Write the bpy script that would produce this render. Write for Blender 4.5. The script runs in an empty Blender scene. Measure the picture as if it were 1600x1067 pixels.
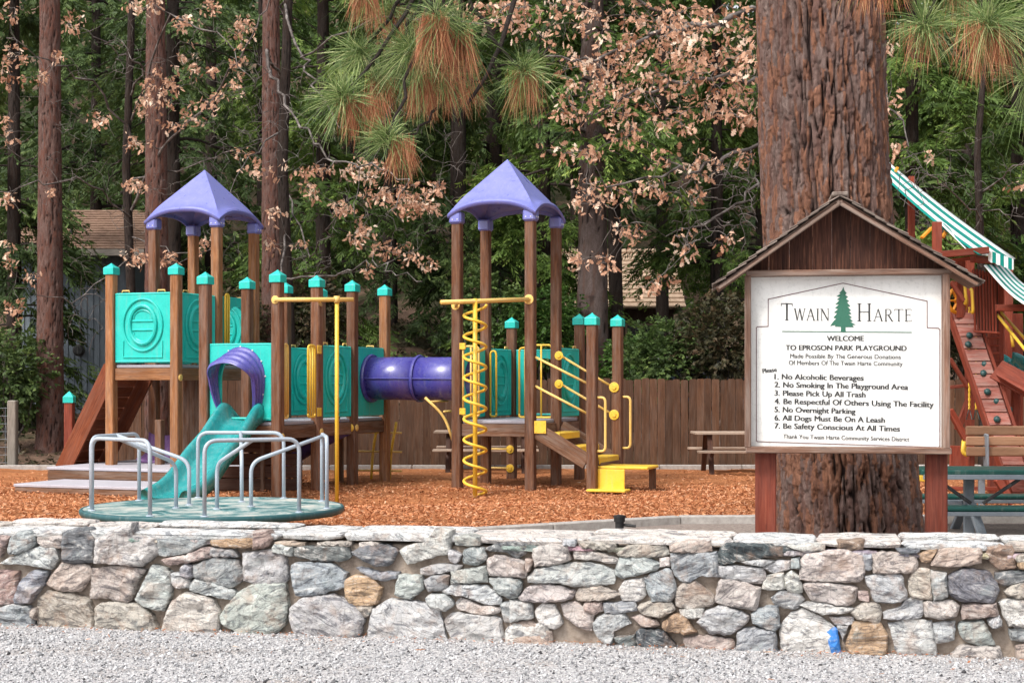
import bpy, math, random
import numpy as np
from mathutils import Matrix, Vector
from mathutils import geometry as mgeo

# ------------------------------------------------------------------ camera, sky, sun, exposure
SC = bpy.context.scene
COL = SC.collection
CAMZ, FPX, HOR = 1.65, 2400.0, 597.0
cam_d = bpy.data.cameras.new('camera')
cam_d.lens = 54; cam_d.sensor_width = 36; cam_d.shift_y = (HOR - 533.5) / 1600
cam_d.clip_end = 2000
cam = bpy.data.objects.new('camera', cam_d); COL.objects.link(cam)
cam.location = (0, 0, CAMZ); cam.rotation_euler = (math.pi / 2, 0, 0)
SC.camera = cam

SUN_EL, SUN_AZ = math.radians(50), math.radians(222)      # azimuth clockwise from +Y: light from behind and left
world = bpy.data.worlds.new('World'); SC.world = world; world.use_nodes = True
wn, wl = world.node_tree.nodes, world.node_tree.links
sky = wn.new('ShaderNodeTexSky'); sky.sky_type = 'NISHITA'; sky.sun_disc = False
sky.sun_elevation = SUN_EL; sky.sun_rotation = SUN_AZ; sky.dust_density = 4.0; sky.air_density = 1.0
hs = wn.new('ShaderNodeHueSaturation'); hs.inputs['Saturation'].default_value = 0.22
wl.new(sky.outputs[0], hs.inputs['Color'])
wl.new(hs.outputs[0], wn['Background'].inputs['Color'])
wn['Background'].inputs['Strength'].default_value = 0.135
sun_d = bpy.data.lights.new('sun', 'SUN'); sun_d.energy = 1.4; sun_d.angle = math.radians(11); sun_d.color = (1.0, .95, .88)
sun = bpy.data.objects.new('sun', sun_d); COL.objects.link(sun)
sdir = Vector((math.sin(SUN_AZ) * math.cos(SUN_EL), math.cos(SUN_AZ) * math.cos(SUN_EL), math.sin(SUN_EL)))
sun.rotation_euler = sdir.to_track_quat('Z', 'Y').to_euler()
SC.view_settings.view_transform = 'Standard'; SC.view_settings.look = 'None'
SC.view_settings.gamma = 1; SC.view_settings.use_curve_mapping = False
SC.view_settings.exposure = 0.88
SC.cycles.max_bounces = 6; SC.cycles.diffuse_bounces = 3; SC.cycles.transparent_max_bounces = 8

rng = np.random.default_rng(7)
R = random.Random(11)
def at(px, py, Y):
    return Vector(((px - 800) / FPX * Y, Y, CAMZ - (py - HOR) / FPX * Y))
def xat(px, Y): return (px - 800) / FPX * Y
def zat(py, Y): return CAMZ - (py - HOR) / FPX * Y
def sm(x): x = np.clip(x, 0, 1); return x * x * (3 - 2 * x)

# ------------------------------------------------------------------ materials
class Mt:
    def __init__(s, name, rough=.6, spec=.3, metal=0.0):
        s.m = bpy.data.materials.new(name); s.m.use_nodes = True
        s.N, s.L = s.m.node_tree.nodes, s.m.node_tree.links
        s.b = s.N['Principled BSDF']; s.b.inputs['Roughness'].default_value = rough
        s.b.inputs['Specular IOR Level'].default_value = spec; s.b.inputs['Metallic'].default_value = metal
    def n(s, t, **k):
        o = s.N.new(t)
        for a, v in k.items(): setattr(o, a, v)
        return o
    def coord(s, kind='Object', scale=(1, 1, 1), rand=True, rot=None):
        tc = s.n('ShaderNodeTexCoord'); mp = s.n('ShaderNodeMapping'); mp.inputs['Scale'].default_value = scale
        src = tc.outputs[kind]
        if rand:
            oi = s.n('ShaderNodeObjectInfo'); ml = s.n('ShaderNodeMath', operation='MULTIPLY'); ml.inputs[1].default_value = 57.0
            s.L.new(oi.outputs['Random'], ml.inputs[0])
            ad = s.n('ShaderNodeVectorMath', operation='ADD'); s.L.new(src, ad.inputs[0]); s.L.new(ml.outputs[0], ad.inputs[1]); src = ad.outputs[0]
        s.L.new(src, mp.inputs['Vector'])
        if rot: mp.inputs['Rotation'].default_value = rot
        return mp.outputs[0]
    def noise(s, vec, scale=5, detail=4, rough=.6, dist=0.0):
        o = s.n('ShaderNodeTexNoise'); o.inputs['Scale'].default_value = scale; o.inputs['Detail'].default_value = detail
        o.inputs['Roughness'].default_value = rough; o.inputs['Distortion'].default_value = dist
        s.L.new(vec, o.inputs['Vector']); return o.outputs['Fac']
    def vor(s, vec, scale, feature='F1', out='Distance'):
        o = s.n('ShaderNodeTexVoronoi', feature=feature); o.inputs['Scale'].default_value = scale
        s.L.new(vec, o.inputs['Vector']); return o.outputs[out]
    def ramp(s, fac, stops):
        o = s.n('ShaderNodeValToRGB'); e = o.color_ramp.elements
        while len(e) < len(stops): e.new(.5)
        for i, (p, c) in enumerate(stops):
            e[i].position = p; e[i].color = (c, c, c, 1) if isinstance(c, (int, float)) else (*c, 1)
        s.L.new(fac, o.inputs['Fac']); return o.outputs['Color']
    def mix(s, fac, a, b, blend='MIX'):
        o = s.n('ShaderNodeMix', data_type='RGBA', blend_type=blend)
        for i, v in ((0, fac), (6, a), (7, b)):
            if isinstance(v, bpy.types.NodeSocket): s.L.new(v, o.inputs[i])
            elif i == 0: o.inputs[0].default_value = v
            else: o.inputs[i].default_value = (v, v, v, 1) if isinstance(v, (int, float)) else (*v, 1)
        return o.outputs[2]
    def attr(s, name, out='Fac'):
        o = s.n('ShaderNodeAttribute', attribute_name=name); return o.outputs[out]
    def col(s, c):
        if isinstance(c, bpy.types.NodeSocket): s.L.new(c, s.b.inputs['Base Color'])
        else: s.b.inputs['Base Color'].default_value = (*c, 1)
        return s
    def bump(s, h, strength=.4, dist=.01):
        o = s.n('ShaderNodeBump'); o.inputs['Strength'].default_value = strength; o.inputs['Distance'].default_value = dist
        s.L.new(h, o.inputs['Height']); s.L.new(o.outputs[0], s.b.inputs['Normal']); return s
    def objrand(s): return s.n('ShaderNodeObjectInfo').outputs['Random']

def wood(name, dark, mid, light, grey=.0, rough=.7, bump=.35):
    t = Mt(name, rough, .25)
    v = t.coord('UV', (1.3, 22, 1)); n1 = t.noise(v, 3, 6, .65, .6)
    c = t.ramp(n1, [(.28, dark), (.5, mid), (.72, light)])
    v2 = t.coord('UV', (.8, 3, 1)); n2 = t.noise(v2, 2.2, 4, .6)
    c = t.mix(t.ramp(n2, [(.35, 0), (.75, .55)]), c, (dark[0]*.6, dark[1]*.6, dark[2]*.6))
    v3 = t.coord('UV', (2.2, 8, 1)); k = t.ramp(t.vor(v3, 1.1), [(.0, 1), (.09, 0)])
    c = t.mix(k, c, (dark[0]*.45, dark[1]*.4, dark[2]*.4))
    if grey:
        v4 = t.coord('UV', (1.0, 9, 1)); g = t.ramp(t.noise(v4, 1.7, 5, .7), [(.42, 0), (.7, grey)])
        c = t.mix(g, c, (.36, .31, .27))
    r = t.ramp(t.objrand(), [(0, .72), (1, 1.15)]); c = t.mix(1.0, c, r, 'MULTIPLY')
    t.col(c).bump(n1, bump, .006); return t.m
def plastic(name, c, rough=.38, fade=None, spec=.45):
    t = Mt(name, rough, spec)
    v = t.coord('Object', (1, 1, 1)); n = t.noise(v, 6, 6, .6)
    cc = t.mix(t.ramp(n, [(.35, 0), (.75, .5)]), c, fade or tuple(min(1, x*1.25+.03) for x in c))
    sv = t.noise(t.coord('Object', (14, 14, 1.6)), 1.4, 6, .7); cc = t.mix(t.ramp(sv, [(.52, 0), (.72, .22)]), cc, (.42, .40, .36)); d = t.ramp(t.noise(v, 38, 4, .7), [(.52, 0), (.75, .42)]); cc = t.mix(d, cc, tuple(x*.55 for x in c))
    t.col(cc).bump(t.noise(v, 55, 3), .05, .003)
    t.L.new(t.ramp(n, [(.3, rough-.06), (.8, rough+.2)]), t.b.inputs['Roughness']); return t.m
def leafy(name, c1, c2, c3, trans=.28, rough=.55):
    t = Mt(name, rough, .3)
    a = t.attr('tone'); c = t.ramp(a, [(0, c1), (.55, c2), (1, c3)]); t.col(c)
    tr = t.n('ShaderNodeBsdfTranslucent'); mx = t.n('ShaderNodeMixShader'); mx.inputs[0].default_value = trans
    t.L.new(c, tr.inputs['Color']); t.L.new(t.b.outputs[0], mx.inputs[1]); t.L.new(tr.outputs[0], mx.inputs[2])
    t.L.new(mx.outputs[0], t.N['Material Output'].inputs['Surface']); return t.m
def barkmat(name, furrow, plate, edge, warm):
    t = Mt(name, .85, .15)
    h = t.attr('plate'); cell = t.attr('cell')
    v = t.coord('Object', (9, 9, 2.4), rand=False); n = t.noise(v, 3, 7, .7)
    pc = t.mix(cell, plate, edge); fk = t.attr('flake'); pc = t.mix(t.ramp(fk, [(.62, 0), (.66, .85)]), pc, warm); pc = t.mix(t.ramp(fk, [(.2, .6), (.26, 0)]), pc, edge); pc = t.mix(t.ramp(n, [(.42, 0), (.62, .6)]), pc, tuple(x * .62 for x in plate))
    fine = t.noise(t.coord('Object', (34, 34, 11), rand=False), 2.2, 7, .8, .6)
    pc = t.mix(t.ramp(fine, [(.42, 0), (.7, .75)]), pc, tuple(x*.42 for x in plate))
    pc = t.mix(t.ramp(fine, [(.22, .6), (.38, 0)]), pc, tuple(min(1, x*1.7+.03) for x in edge))
    c = t.mix(t.ramp(h, [(.08, 0), (.5, 1)]), furrow, pc)
    t.col(c).bump(fine, 1.0, .03); return t.m

MAT = {}
MAT['post'] = wood('brown_stained_post', (.085, .032, .015), (.19, .075, .034), (.31, .14, .068), .35)
MAT['post_light'] = wood('honey_stained_post', (.16, .06, .02), (.33, .135, .05), (.50, .25, .105), .3)
MAT['beam'] = wood('weathered_deck_beam', (.085, .04, .022), (.17, .08, .042), (.27, .14, .08), .4)
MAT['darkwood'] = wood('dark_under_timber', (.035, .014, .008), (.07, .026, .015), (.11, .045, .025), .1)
MAT['ramp'] = wood('red_stained_ramp', (.12, .03, .012), (.22, .055, .02), (.32, .09, .035), .1)
MAT['fence'] = wood('brown_fence_board', (.06, .026, .013), (.112, .050, .025), (.165, .08, .042), .12)
MAT['red'] = wood('redwood_stain', (.16, .028, .015), (.29, .055, .028), (.38, .085, .045), .12)
MAT['signpost'] = wood('sign_post_red_brown', (.11, .022, .012), (.20, .042, .024), (.27, .07, .038), .06, .6, .2)
MAT['signframe'] = wood('weathered_sign_frame', (.10, .05, .035), (.23, .12, .08), (.36, .24, .18), .6)
MAT['gable'] = wood('dark_rough_sawn_cedar', (.022, .010, .008), (.075, .03, .02), (.20, .085, .05), .0, .85, .8)
MAT['redworn'] = wood('worn_red_plank', (.20, .05, .035), (.36, .11, .08), (.58, .28, .23), .5)
MAT['shake'] = wood('grey_cedar_shake', (.09, .06, .05), (.2, .15, .125), (.34, .28, .24), .6, .85, .7)
MAT['plank'] = wood('pale_bare_plank', (.28, .19, .13), (.45, .33, .25), (.6, .48, .38), .5)
MAT['tan'] = wood('tan_bench_slat', (.27, .145, .08), (.37, .205, .12), (.43, .26, .16), .0, .6, .12)
MAT['greypost'] = wood('grey_fence_post', (.17, .14, .12), (.3, .27, .23), (.42, .38, .33), .5)
MAT['teal'] = plastic('teal_plastic', (.008, .49, .425))
MAT['slide'] = plastic('deep_teal_slide', (.010, .24, .245), .2, (.05, .40, .40), .8)
MAT['purple'] = plastic('purple_plastic', (.155, .17, .50), .30, (.20, .215, .56), .75)
MAT['hood'] = plastic('deep_purple_hood', (.06, .055, .30), .26, (.08, .075, .35), .9)
MAT['purpledark'] = plastic('dark_purple_plastic', (.055, .035, .18), .35, (.07, .05, .22), .5)
MAT['mauve'] = plastic('mauve_plastic', (.16, .07, .22), .5)
MAT['yellow'] = plastic('yellow_paint', (.80, .50, .035), .4, (.85, .60, .12))
MAT['yellowp'] = plastic('faded_yellow_paint', (.78, .50, .13), .45, (.82, .62, .26))
MAT['orange'] = plastic('orange_yellow_plastic', (.75, .29, .012), .45)
MAT['deck'] = plastic('grey_coated_deck', (.30, .29, .33), .6)
MAT['stepgrey'] = plastic('grey_step_top', (.40, .38, .42), .7)
MAT['black'] = plastic('black_rubber', (.012, .012, .013), .5)
MAT['holds'] = plastic('dark_green_hold', (.008, .055, .055), .35)
MAT['bolt'] = plastic('bright_bolt', (.6, .6, .6), .3)
MAT['greentable'] = plastic('dark_green_table_coating', (.004, .065, .052), .35, (.01, .10, .08))
MAT['steel'] = plastic('galvanised_steel', (.20, .23, .26), .5)
MAT['rail'] = plastic('pale_blue_grey_rail', (.38, .44, .51), .4, (.46, .52, .58))
MAT['white'] = plastic('white_board', (.80, .79, .76), .5, (.86, .86, .84))
MAT['ink'] = plastic('black_lettering', (.03, .03, .032), .6)
MAT['inkgreen'] = plastic('green_tree_print', (.02, .12, .075), .6)
MAT['inkred'] = plastic('maroon_border_line', (.10, .02, .03), .6)
MAT['glassdark'] = plastic('dark_glass', (.01, .012, .015), .12, None, .6)
MAT['car'] = plastic('dark_blue_car_paint', (.02, .03, .05), .25)
MAT['chrome'] = plastic('pale_trim', (.6, .6, .62), .3)

t = Mt('worn_teal_tread_deck', .45, .5)
v = t.coord('Object', (1, 1, 1), rand=False); n = t.noise(v, 2.6, 7, .72, .8)
c = t.ramp(n, [(.38, (.02, .10, .11)), (.45, (.07, .21, .22)), (.51, (.34, .42, .40)), (.6, (.58, .57, .52))])
dp = t.vor(v, 42); c = t.mix(t.ramp(dp, [(.0, .5), (.3, 0)]), c, (.03, .07, .075))
t.col(c).bump(dp, .5, .004); MAT['tread'] = t.m
MAT['treadrim'] = plastic('dark_teal_rim', (.015, .085, .095), .4)

t = Mt('canvas_stripes', .8, .1)
tc = t.n('ShaderNodeTexCoord'); sp = t.n('ShaderNodeSeparateXYZ'); t.L.new(tc.outputs['UV'], sp.inputs[0])
ml = t.n('ShaderNodeMath', operation='MULTIPLY'); ml.inputs[1].default_value = 4.5; t.L.new(sp.outputs['Y'], ml.inputs[0])
fr = t.n('ShaderNodeMath', operation='FRACT'); t.L.new(ml.outputs[0], fr.inputs[0])
gt = t.n('ShaderNodeMath', operation='GREATER_THAN'); gt.inputs[1].default_value = .52; t.L.new(fr.outputs[0], gt.inputs[0])
t.col(t.mix(gt.outputs[0], (.78, .82, .80), (.01, .24, .20))); MAT['canvas'] = t.m

# stone: own colour per object, layered streaks, lichen
t = Mt('field_stone', .85, .25)
oi = t.n('ShaderNodeObjectInfo')
tc = t.n('ShaderNodeTexCoord'); rr = t.n('ShaderNodeVectorRotate', rotation_type='Y_AXIS')
mr = t.n('ShaderNodeMath', operation='MULTIPLY_ADD'); mr.inputs[1].default_value = .9; mr.inputs[2].default_value = -.45
t.L.new(oi.outputs['Random'], mr.inputs[0]); t.L.new(mr.outputs[0], rr.inputs['Angle']); t.L.new(tc.outputs['Object'], rr.inputs['Vector'])
ad = t.n('ShaderNodeVectorMath', operation='ADD'); ms = t.n('ShaderNodeMath', operation='MULTIPLY'); ms.inputs[1].default_value = 91
t.L.new(oi.outputs['Random'], ms.inputs[0]); t.L.new(rr.outputs[0], ad.inputs[0]); t.L.new(ms.outputs[0], ad.inputs[1])
mp = t.n('ShaderNodeMapping'); mp.inputs['Scale'].default_value = (2.6, 4, 9); t.L.new(ad.outputs[0], mp.inputs[0])
st = t.noise(mp.outputs[0], 1.7, 10, .74, 2.2)
big = t.noise(ad.outputs[0], 7, 6, .65, .4)
fine = t.noise(ad.outputs[0], 60, 5, .75)
c = t.mix(t.ramp(st, [(.41, .95), (.49, 0)]), oi.outputs['Color'], t.mix(1.0, oi.outputs['Color'], (.36, .37, .40), 'MULTIPLY'))
c = t.mix(t.ramp(st, [(.53, 0), (.66, .85)]), c, (.76, .73, .69))
c = t.mix(t.ramp(big, [(.52, 0), (.72, .6)]), c, (.42, .27, .19))
c = t.mix(t.ramp(big, [(.26, .55), (.42, 0)]), c, (.27, .33, .33))
c = t.mix(t.ramp(fine, [(.52, 0), (.75, .6)]), c, (.10, .10, .10))
wv = t.vor(t.n('ShaderNodeTexCoord').outputs['Object'], 13, feature='DISTANCE_TO_EDGE'); c = t.mix(t.ramp(wv, [(.0, .45), (.035, 0)]), c, (.15, .13, .12))
hsum = t.mix(.5, st, t.mix(.5, fine, big)); t.col(c).bump(hsum, 1.0, .05); MAT['stone'] = t.m
t2 = Mt('blue_paint_mark', .7, .2); v = t2.coord('Object', rand=False)
t2.col(t2.mix(t2.ramp(t2.noise(v, 40, 5), [(.35, .5), (.5, 0)]), (.05, .20, .55), (.4, .45, .55))); MAT['blue'] = t2.m
t = Mt('sandy_mortar', .95, .1); v = t.coord('Object', rand=False)
n = t.noise(v, 9, 8, .75); c = t.ramp(n, [(.3, (.20, .155, .125)), (.5, (.41, .335, .275)), (.75, (.56, .48, .41))])
t.col(c).bump(t.noise(v, 45, 6, .8), .9, .02); MAT['mortar'] = t.m
t = Mt('gravel_bed', .95, .1); v = t.coord('Object', rand=False)
vc = t.vor(v, 75, out='Color'); g = t.n('ShaderNodeRGBToBW'); t.L.new(vc, g.inputs[0])
c = t.ramp(g.outputs[0], [(.15, (.22, .21, .215)), (.5, (.46, .45, .46)), (.85, (.66, .64, .63))])
c = t.mix(t.ramp(t.noise(v, 1.2, 6, .6), [(.52, 0), (.72, .6)]), c, (.27, .2, .15))
t.col(c).bump(t.vor(v, 75), .8, .012); MAT['gravelbed'] = t.m
def chipmat(name, cols, rough=.9):
    t = Mt(name, rough, .15); c = t.ramp(t.attr('tone'), cols)
    f = t.noise(t.coord('Object', rand=False), 80, 4); c = t.mix(t.ramp(f, [(.4, .0), (.75, .35)]), c, (.05, .03, .02)); t.col(c); return t.m
MAT['gravel'] = chipmat('gravel_stones', [(0, (.06, .06, .065)), (.25, (.27, .275, .285)), (.55, (.50, .50, .515)), (.85, (.74, .74, .75)), (1, (.38, .31, .27))])
MAT['chips'] = chipmat('wood_chips', [(0, (.16, .055, .025)), (.3, (.40, .145, .06)), (.65, (.62, .265, .125)), (1, (.80, .50, .32))])
t = Mt('mulch_bed', .95, .1); v = t.coord('Object', (1, 2.2, 1), rand=False)
n = t.noise(v, 16, 7, .75, 1.0); c = t.ramp(n, [(.3, (.18, .06, .025)), (.46, (.40, .15, .06)), (.6, (.58, .255, .115)), (.75, (.72, .40, .22))])
c = t.mix(t.ramp(t.noise(v, .6, 6), [(.36, .5), (.55, 0)]), c, (.17, .065, .028))
t.col(c).bump(n, 1.0, .03); MAT['mulch'] = t.m
t = Mt('forest_soil', .95, .1); v = t.coord('Object', rand=False)
n = t.noise(v, 3.5, 9, .75); c = t.ramp(n, [(.3, (.05, .035, .026)), (.5, (.14, .09, .065)), (.7, (.27, .17, .12))])
c = t.mix(t.ramp(t.noise(v, .25, 5), [(.45, 0), (.6, .8)]), c, (.045, .052, .026))
t.col(c).bump(n, 1.0, .1); MAT['soil'] = t.m
t = Mt('dry_path_soil', .95, .1); v = t.coord('Object', rand=False)
n = t.noise(v, 22, 8, .75); t.col(t.ramp(n, [(.3, (.13, .10, .085)), (.55, (.29, .24, .21)), (.8, (.5, .45, .42))])).bump(n, .8, .02); MAT['dirt'] = t.m
t = Mt('concrete_kerb', .9, .2); v = t.coord('Object'); n = t.noise(v, 12, 7, .7)
t.col(t.ramp(n, [(.3, (.28, .255, .235)), (.7, (.48, .45, .42))])).bump(t.noise(v, 70, 4), .4, .005); MAT['kerb'] = t.m
MAT['bigbark'] = barkmat('ponderosa_bark', (.035, .022, .02), (.25, .135, .108), (.34, .255, .225), (.44, .20, .115))
MAT['redbark'] = barkmat('red_brown_bark', (.03, .017, .014), (.175, .09, .072), (.22, .145, .125), (.20, .085, .06))
MAT['darkbark'] = barkmat('dark_bark', (.010, .008, .007), (.045, .032, .027), (.07, .055, .048), (.05, .032, .025))
MAT['greybark'] = barkmat('grey_brown_bark', (.02, .014, .012), (.12, .085, .075), (.17, .13, .12), (.13, .075, .06))
t = Mt('twig_bark', .85, .15); v = t.coord('Object', rand=False); n = t.noise(v, 6, 5)
t.col(t.ramp(n, [(.35, (.045, .037, .033)), (.55, (.15, .13, .12)), (.75, (.34, .31, .29))])); MAT['twig'] = t.m
MAT['cedar'] = leafy('cedar_foliage', (.034, .060, .016), (.105, .175, .034), (.30, .38, .085))
MAT['cedar2'] = leafy('dark_fir_foliage', (.028, .048, .018), (.075, .122, .034), (.20, .27, .075))
MAT['bush'] = leafy('broad_bush_leaves', (.018, .035, .010), (.050, .11, .020), (.13, .22, .04))
MAT['oakleaf'] = leafy('dead_oak_leaves', (.34, .16, .09), (.70, .41, .27), (.92, .76, .60), .35, .6)
MAT['needle'] = leafy('green_pine_needles', (.05, .10, .035), (.19, .28, .085), (.60, .62, .30), .2, .4)
MAT['needledead'] = leafy('dead_pine_needles', (.22, .075, .035), (.50, .20, .10), (.78, .50, .25), .2, .5)
MAT['understory'] = leafy('undergrowth_leaves', (.02, .02, .012), (.06, .055, .025), (.16, .09, .05))
t = Mt('grey_board_siding', .8, .2); v = t.coord('Object', (1, 1, .3), rand=False); n = t.noise(v, 6, 6, .7)
t.col(t.ramp(n, [(.3, (.12, .145, .17)), (.7, (.22, .255, .29))])); MAT['siding'] = t.m
t = Mt('brown_roof', .9, .15); v = t.coord('Object', rand=False); n = t.noise(v, 5, 7, .75)
t.col(t.ramp(n, [(.3, (.14, .085, .06)), (.55, (.28, .18, .13)), (.75, (.40, .28, .21))])); MAT['brownroof'] = t.m
t = Mt('tan_shingle', .85, .15); v = t.coord('Object'); n = t.noise(v, 4, 7, .75)
t.col(t.ramp(n, [(.3, (.28, .19, .13)), (.55, (.46, .335, .24)), (.75, (.60, .47, .36))])); MAT['tanroof'] = t.m
MAT['darkwall'] = plastic('dark_brown_wall', (.05, .03, .025), .8)

# ------------------------------------------------------------------ mesh helpers
class MB:
    def __init__(s, M=None): s.v, s.f, s.uv, s.M = [], [], [], (M or Matrix())
    def add(s, vs, fs, uvs=None):
        k = len(s.v); s.v += [tuple(s.M @ Vector(p)) for p in vs]
        for i, f in enumerate(fs):
            s.f.append([k + j for j in f]); s.uv.append(uvs[i] if uvs else [(0, 0)] * len(f))
        return s
    def box(s, c, size, ch=.006, rot=None):
        hx, hy, hz = [x / 2 for x in size]; c = Vector(c); ch = min(ch, hx * .8, hy * .8, hz * .8)
        vs, idx = [], {}
        for sx in (-1, 1):
            for sy in (-1, 1):
                for sz in (-1, 1):
                    for a in range(3):
                        p = [sx * hx, sy * hy, sz * hz]
                        for b in range(3):
                            if b != a: p[b] -= (sx, sy, sz)[b] * ch
                        idx[(sx, sy, sz, a)] = len(vs); vs.append(Vector(p))
        fs = []
        for a in range(3):
            for sg in (-1, 1):
                o = [b for b in range(3) if b != a]; q = []
                for (p1, p2) in ((-1, -1), (1, -1), (1, 1), (-1, 1)):
                    k = [0, 0, 0]; k[a] = sg; k[o[0]] = p1; k[o[1]] = p2; q.append(idx[(*k, a)])
                fs.append(q)
        for a in range(3):
            b, d = [x for x in range(3) if x != a]
            for s1 in (-1, 1):
                for s2 in (-1, 1):
                    def g(sa, ax):
                        k = [0, 0, 0]; k[a] = sa; k[b] = s1; k[d] = s2; return idx[(*k, ax)]
                    fs.append([g(-1, b), g(1, b), g(1, d), g(-1, d)])
        for sx in (-1, 1):
            for sy in (-1, 1):
                for sz in (-1, 1): fs.append([idx[(sx, sy, sz, a)] for a in range(3)])
        L = max(range(3), key=lambda a: size[a]); O = [a for a in range(3) if a != L]
        out, uvs = [], []
        for f in fs:
            n = (vs[f[1]] - vs[f[0]]).cross(vs[f[2]] - vs[f[0]]); cen = sum((vs[i] for i in f), Vector()) / len(f)
            if n.dot(cen) < 0: f = f[::-1]; n = -n
            ax = max(O, key=lambda a: abs(n[a])) if abs(n[L]) < .7 * n.length else None
            ow = O[0] if ax != O[0] else O[1]
            out.append(f); uvs.append([(vs[i][L] if ax is not None else vs[i][O[1]], vs[i][ow] + (3.7 if ax == O[0] else 0)) for i in f])
        if rot is not None: vs = [rot @ p for p in vs]
        return s.add([p + c for p in vs], out, uvs)
    def beam(s, a, b, w, h, ch=.006, up=(0, 0, 1)):
        a, b = Vector(a), Vector(b); d = (b - a); L = d.length; x = d.normalized()
        y = Vector(up).cross(x)
        if y.length < 1e-4: y = Vector((0, 1, 0)).cross(x)
        y.normalize(); z = x.cross(y)
        return s.box((a + b) / 2, (L, w, h), ch, Matrix((x, y, z)).transposed())
    def tube(s, pts, r, seg=8, caps=True, closed=False):
        pts = [Vector(p) for p in pts]; n = len(pts); rs = r if isinstance(r, (list, tuple)) else [r] * n
        vs, fs, uvs = [], [], []; prev = None
        for i, p in enumerate(pts):
            if closed: d = pts[(i + 1) % n] - pts[i - 1]
            else: d = (pts[min(i + 1, n - 1)] - pts[max(i - 1, 0)])
            d.normalize()
            if prev is None:
                u = d.cross(Vector((0, 0, 1)));
                if u.length < .1: u = d.cross(Vector((0, 1, 0)))
            else: u = prev - d * prev.dot(d)
            u.normalize(); prev = u; w = d.cross(u)
            for k in range(seg):
                an = 2 * math.pi * k / seg; vs.append(p + (u * math.cos(an) + w * math.sin(an)) * rs[i])
        m = n if closed else n - 1
        for i in range(m):
            j = (i + 1) % n
            for k in range(seg):
                k2 = (k + 1) % seg; fs.append([i * seg + k, i * seg + k2, j * seg + k2, j * seg + k])
        if caps and not closed:
            fs.append(list(range(seg))[::-1]); fs.append([(n - 1) * seg + k for k in range(seg)])
        return s.add(vs, fs)
    def lathe(s, prof, c=(0, 0, 0), seg=16, axis=None):
        vs, fs = [], []; c = Vector(c); Q = Matrix() if axis is None else Vector(axis).to_track_quat('Z', 'Y').to_matrix().to_4x4()
        for (r, z) in prof:
            for k in range(seg):
                a = 2 * math.pi * k / seg; vs.append(c + Q @ Vector((r * math.cos(a), r * math.sin(a), z)))
        for i in range(len(prof) - 1):
            for k in range(seg):
                k2 = (k + 1) % seg; fs.append([i * seg + k, i * seg + k2, (i + 1) * seg + k2, (i + 1) * seg + k])
        fs.append(list(range(seg))[::-1]); fs.append([(len(prof) - 1) * seg + k for k in range(seg)])
        return s.add(vs, fs)
    def prism(s, poly, y0, y1):          # polygon in local x,z extruded along y
        n = len(poly); vs = [(x, y0, z) for x, z in poly] + [(x, y1, z) for x, z in poly]
        fs = [list(range(n)), [n + k for k in range(n)][::-1]] + [[i, n + i, n + (i + 1) % n, (i + 1) % n] for i in range(n)]
        uv = [[(poly[k][1], poly[k][0]) for k in range(n)], [(poly[k][1], poly[k][0]) for k in range(n)][::-1]] + [[(0, 0)] * 4] * n
        return s.add(vs, fs, uv)
    def mesh(s, name, mat, smooth=False):
        me = bpy.data.meshes.new(name); me.from_pydata(s.v, [], s.f)
        uvl = me.uv_layers.new(name='UVMap'); flat = [c for f in s.uv for p in f for c in p]; uvl.data.foreach_set('uv', flat)
        me.materials.append(mat)
        if smooth: me.polygons.foreach_set('use_smooth', [True] * len(me.polygons))
        me.update(); return me
    def build(s, name, mat, parent=None, smooth=False, label=None, kind=None):
        o = bpy.data.objects.new(name, s.mesh(name, mat, smooth)); COL.objects.link(o); adopt(o, parent)
        if smooth == 'auto': pass
        if label: o['label'] = label
        if kind: o['kind'] = kind
        return o
def adopt(o, parent):
    if parent is None: return
    o.parent = parent
    if parent.parent is None and parent.type == 'EMPTY': o.matrix_parent_inverse = parent.matrix_basis.inverted()
def tag(o, label, cat, group=None, kind=None):
    o['label'] = label; o['category'] = cat
    if group: o['group'] = group
    if kind: o['kind'] = kind
    return o
def thing(name, label, cat, loc, group=None):
    o = bpy.data.objects.new(name, None); COL.objects.link(o); o.location = loc; o.empty_display_size = .2
    return tag(o, label, cat, group)
def npmesh(name, V, F, mat, parent=None, attrs=None, smooth=False, kind=None, uv=None):
    """V (n,3), F (m,k) numpy arrays, attrs: dict name -> per-vertex float"""
    me = bpy.data.meshes.new(name); m, k = F.shape
    me.vertices.add(len(V)); me.vertices.foreach_set('co', V.astype(np.float32).ravel())
    me.loops.add(m * k); me.loops.foreach_set('vertex_index', F.astype(np.int32).ravel())
    me.polygons.add(m); me.polygons.foreach_set('loop_start', np.arange(0, m * k, k, dtype=np.int32))
    me.polygons.foreach_set('loop_total', np.full(m, k, np.int32))
    if smooth: me.polygons.foreach_set('use_smooth', np.ones(m, bool))
    for an, av in (attrs or {}).items():
        a = me.attributes.new(an, 'FLOAT', 'POINT'); a.data.foreach_set('value', av.astype(np.float32).ravel())
    me.materials.append(mat); me.update(calc_edges=True); me.validate()
    o = bpy.data.objects.new(name, me); COL.objects.link(o); adopt(o, parent)
    if kind: o['kind'] = kind
    return o
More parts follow.
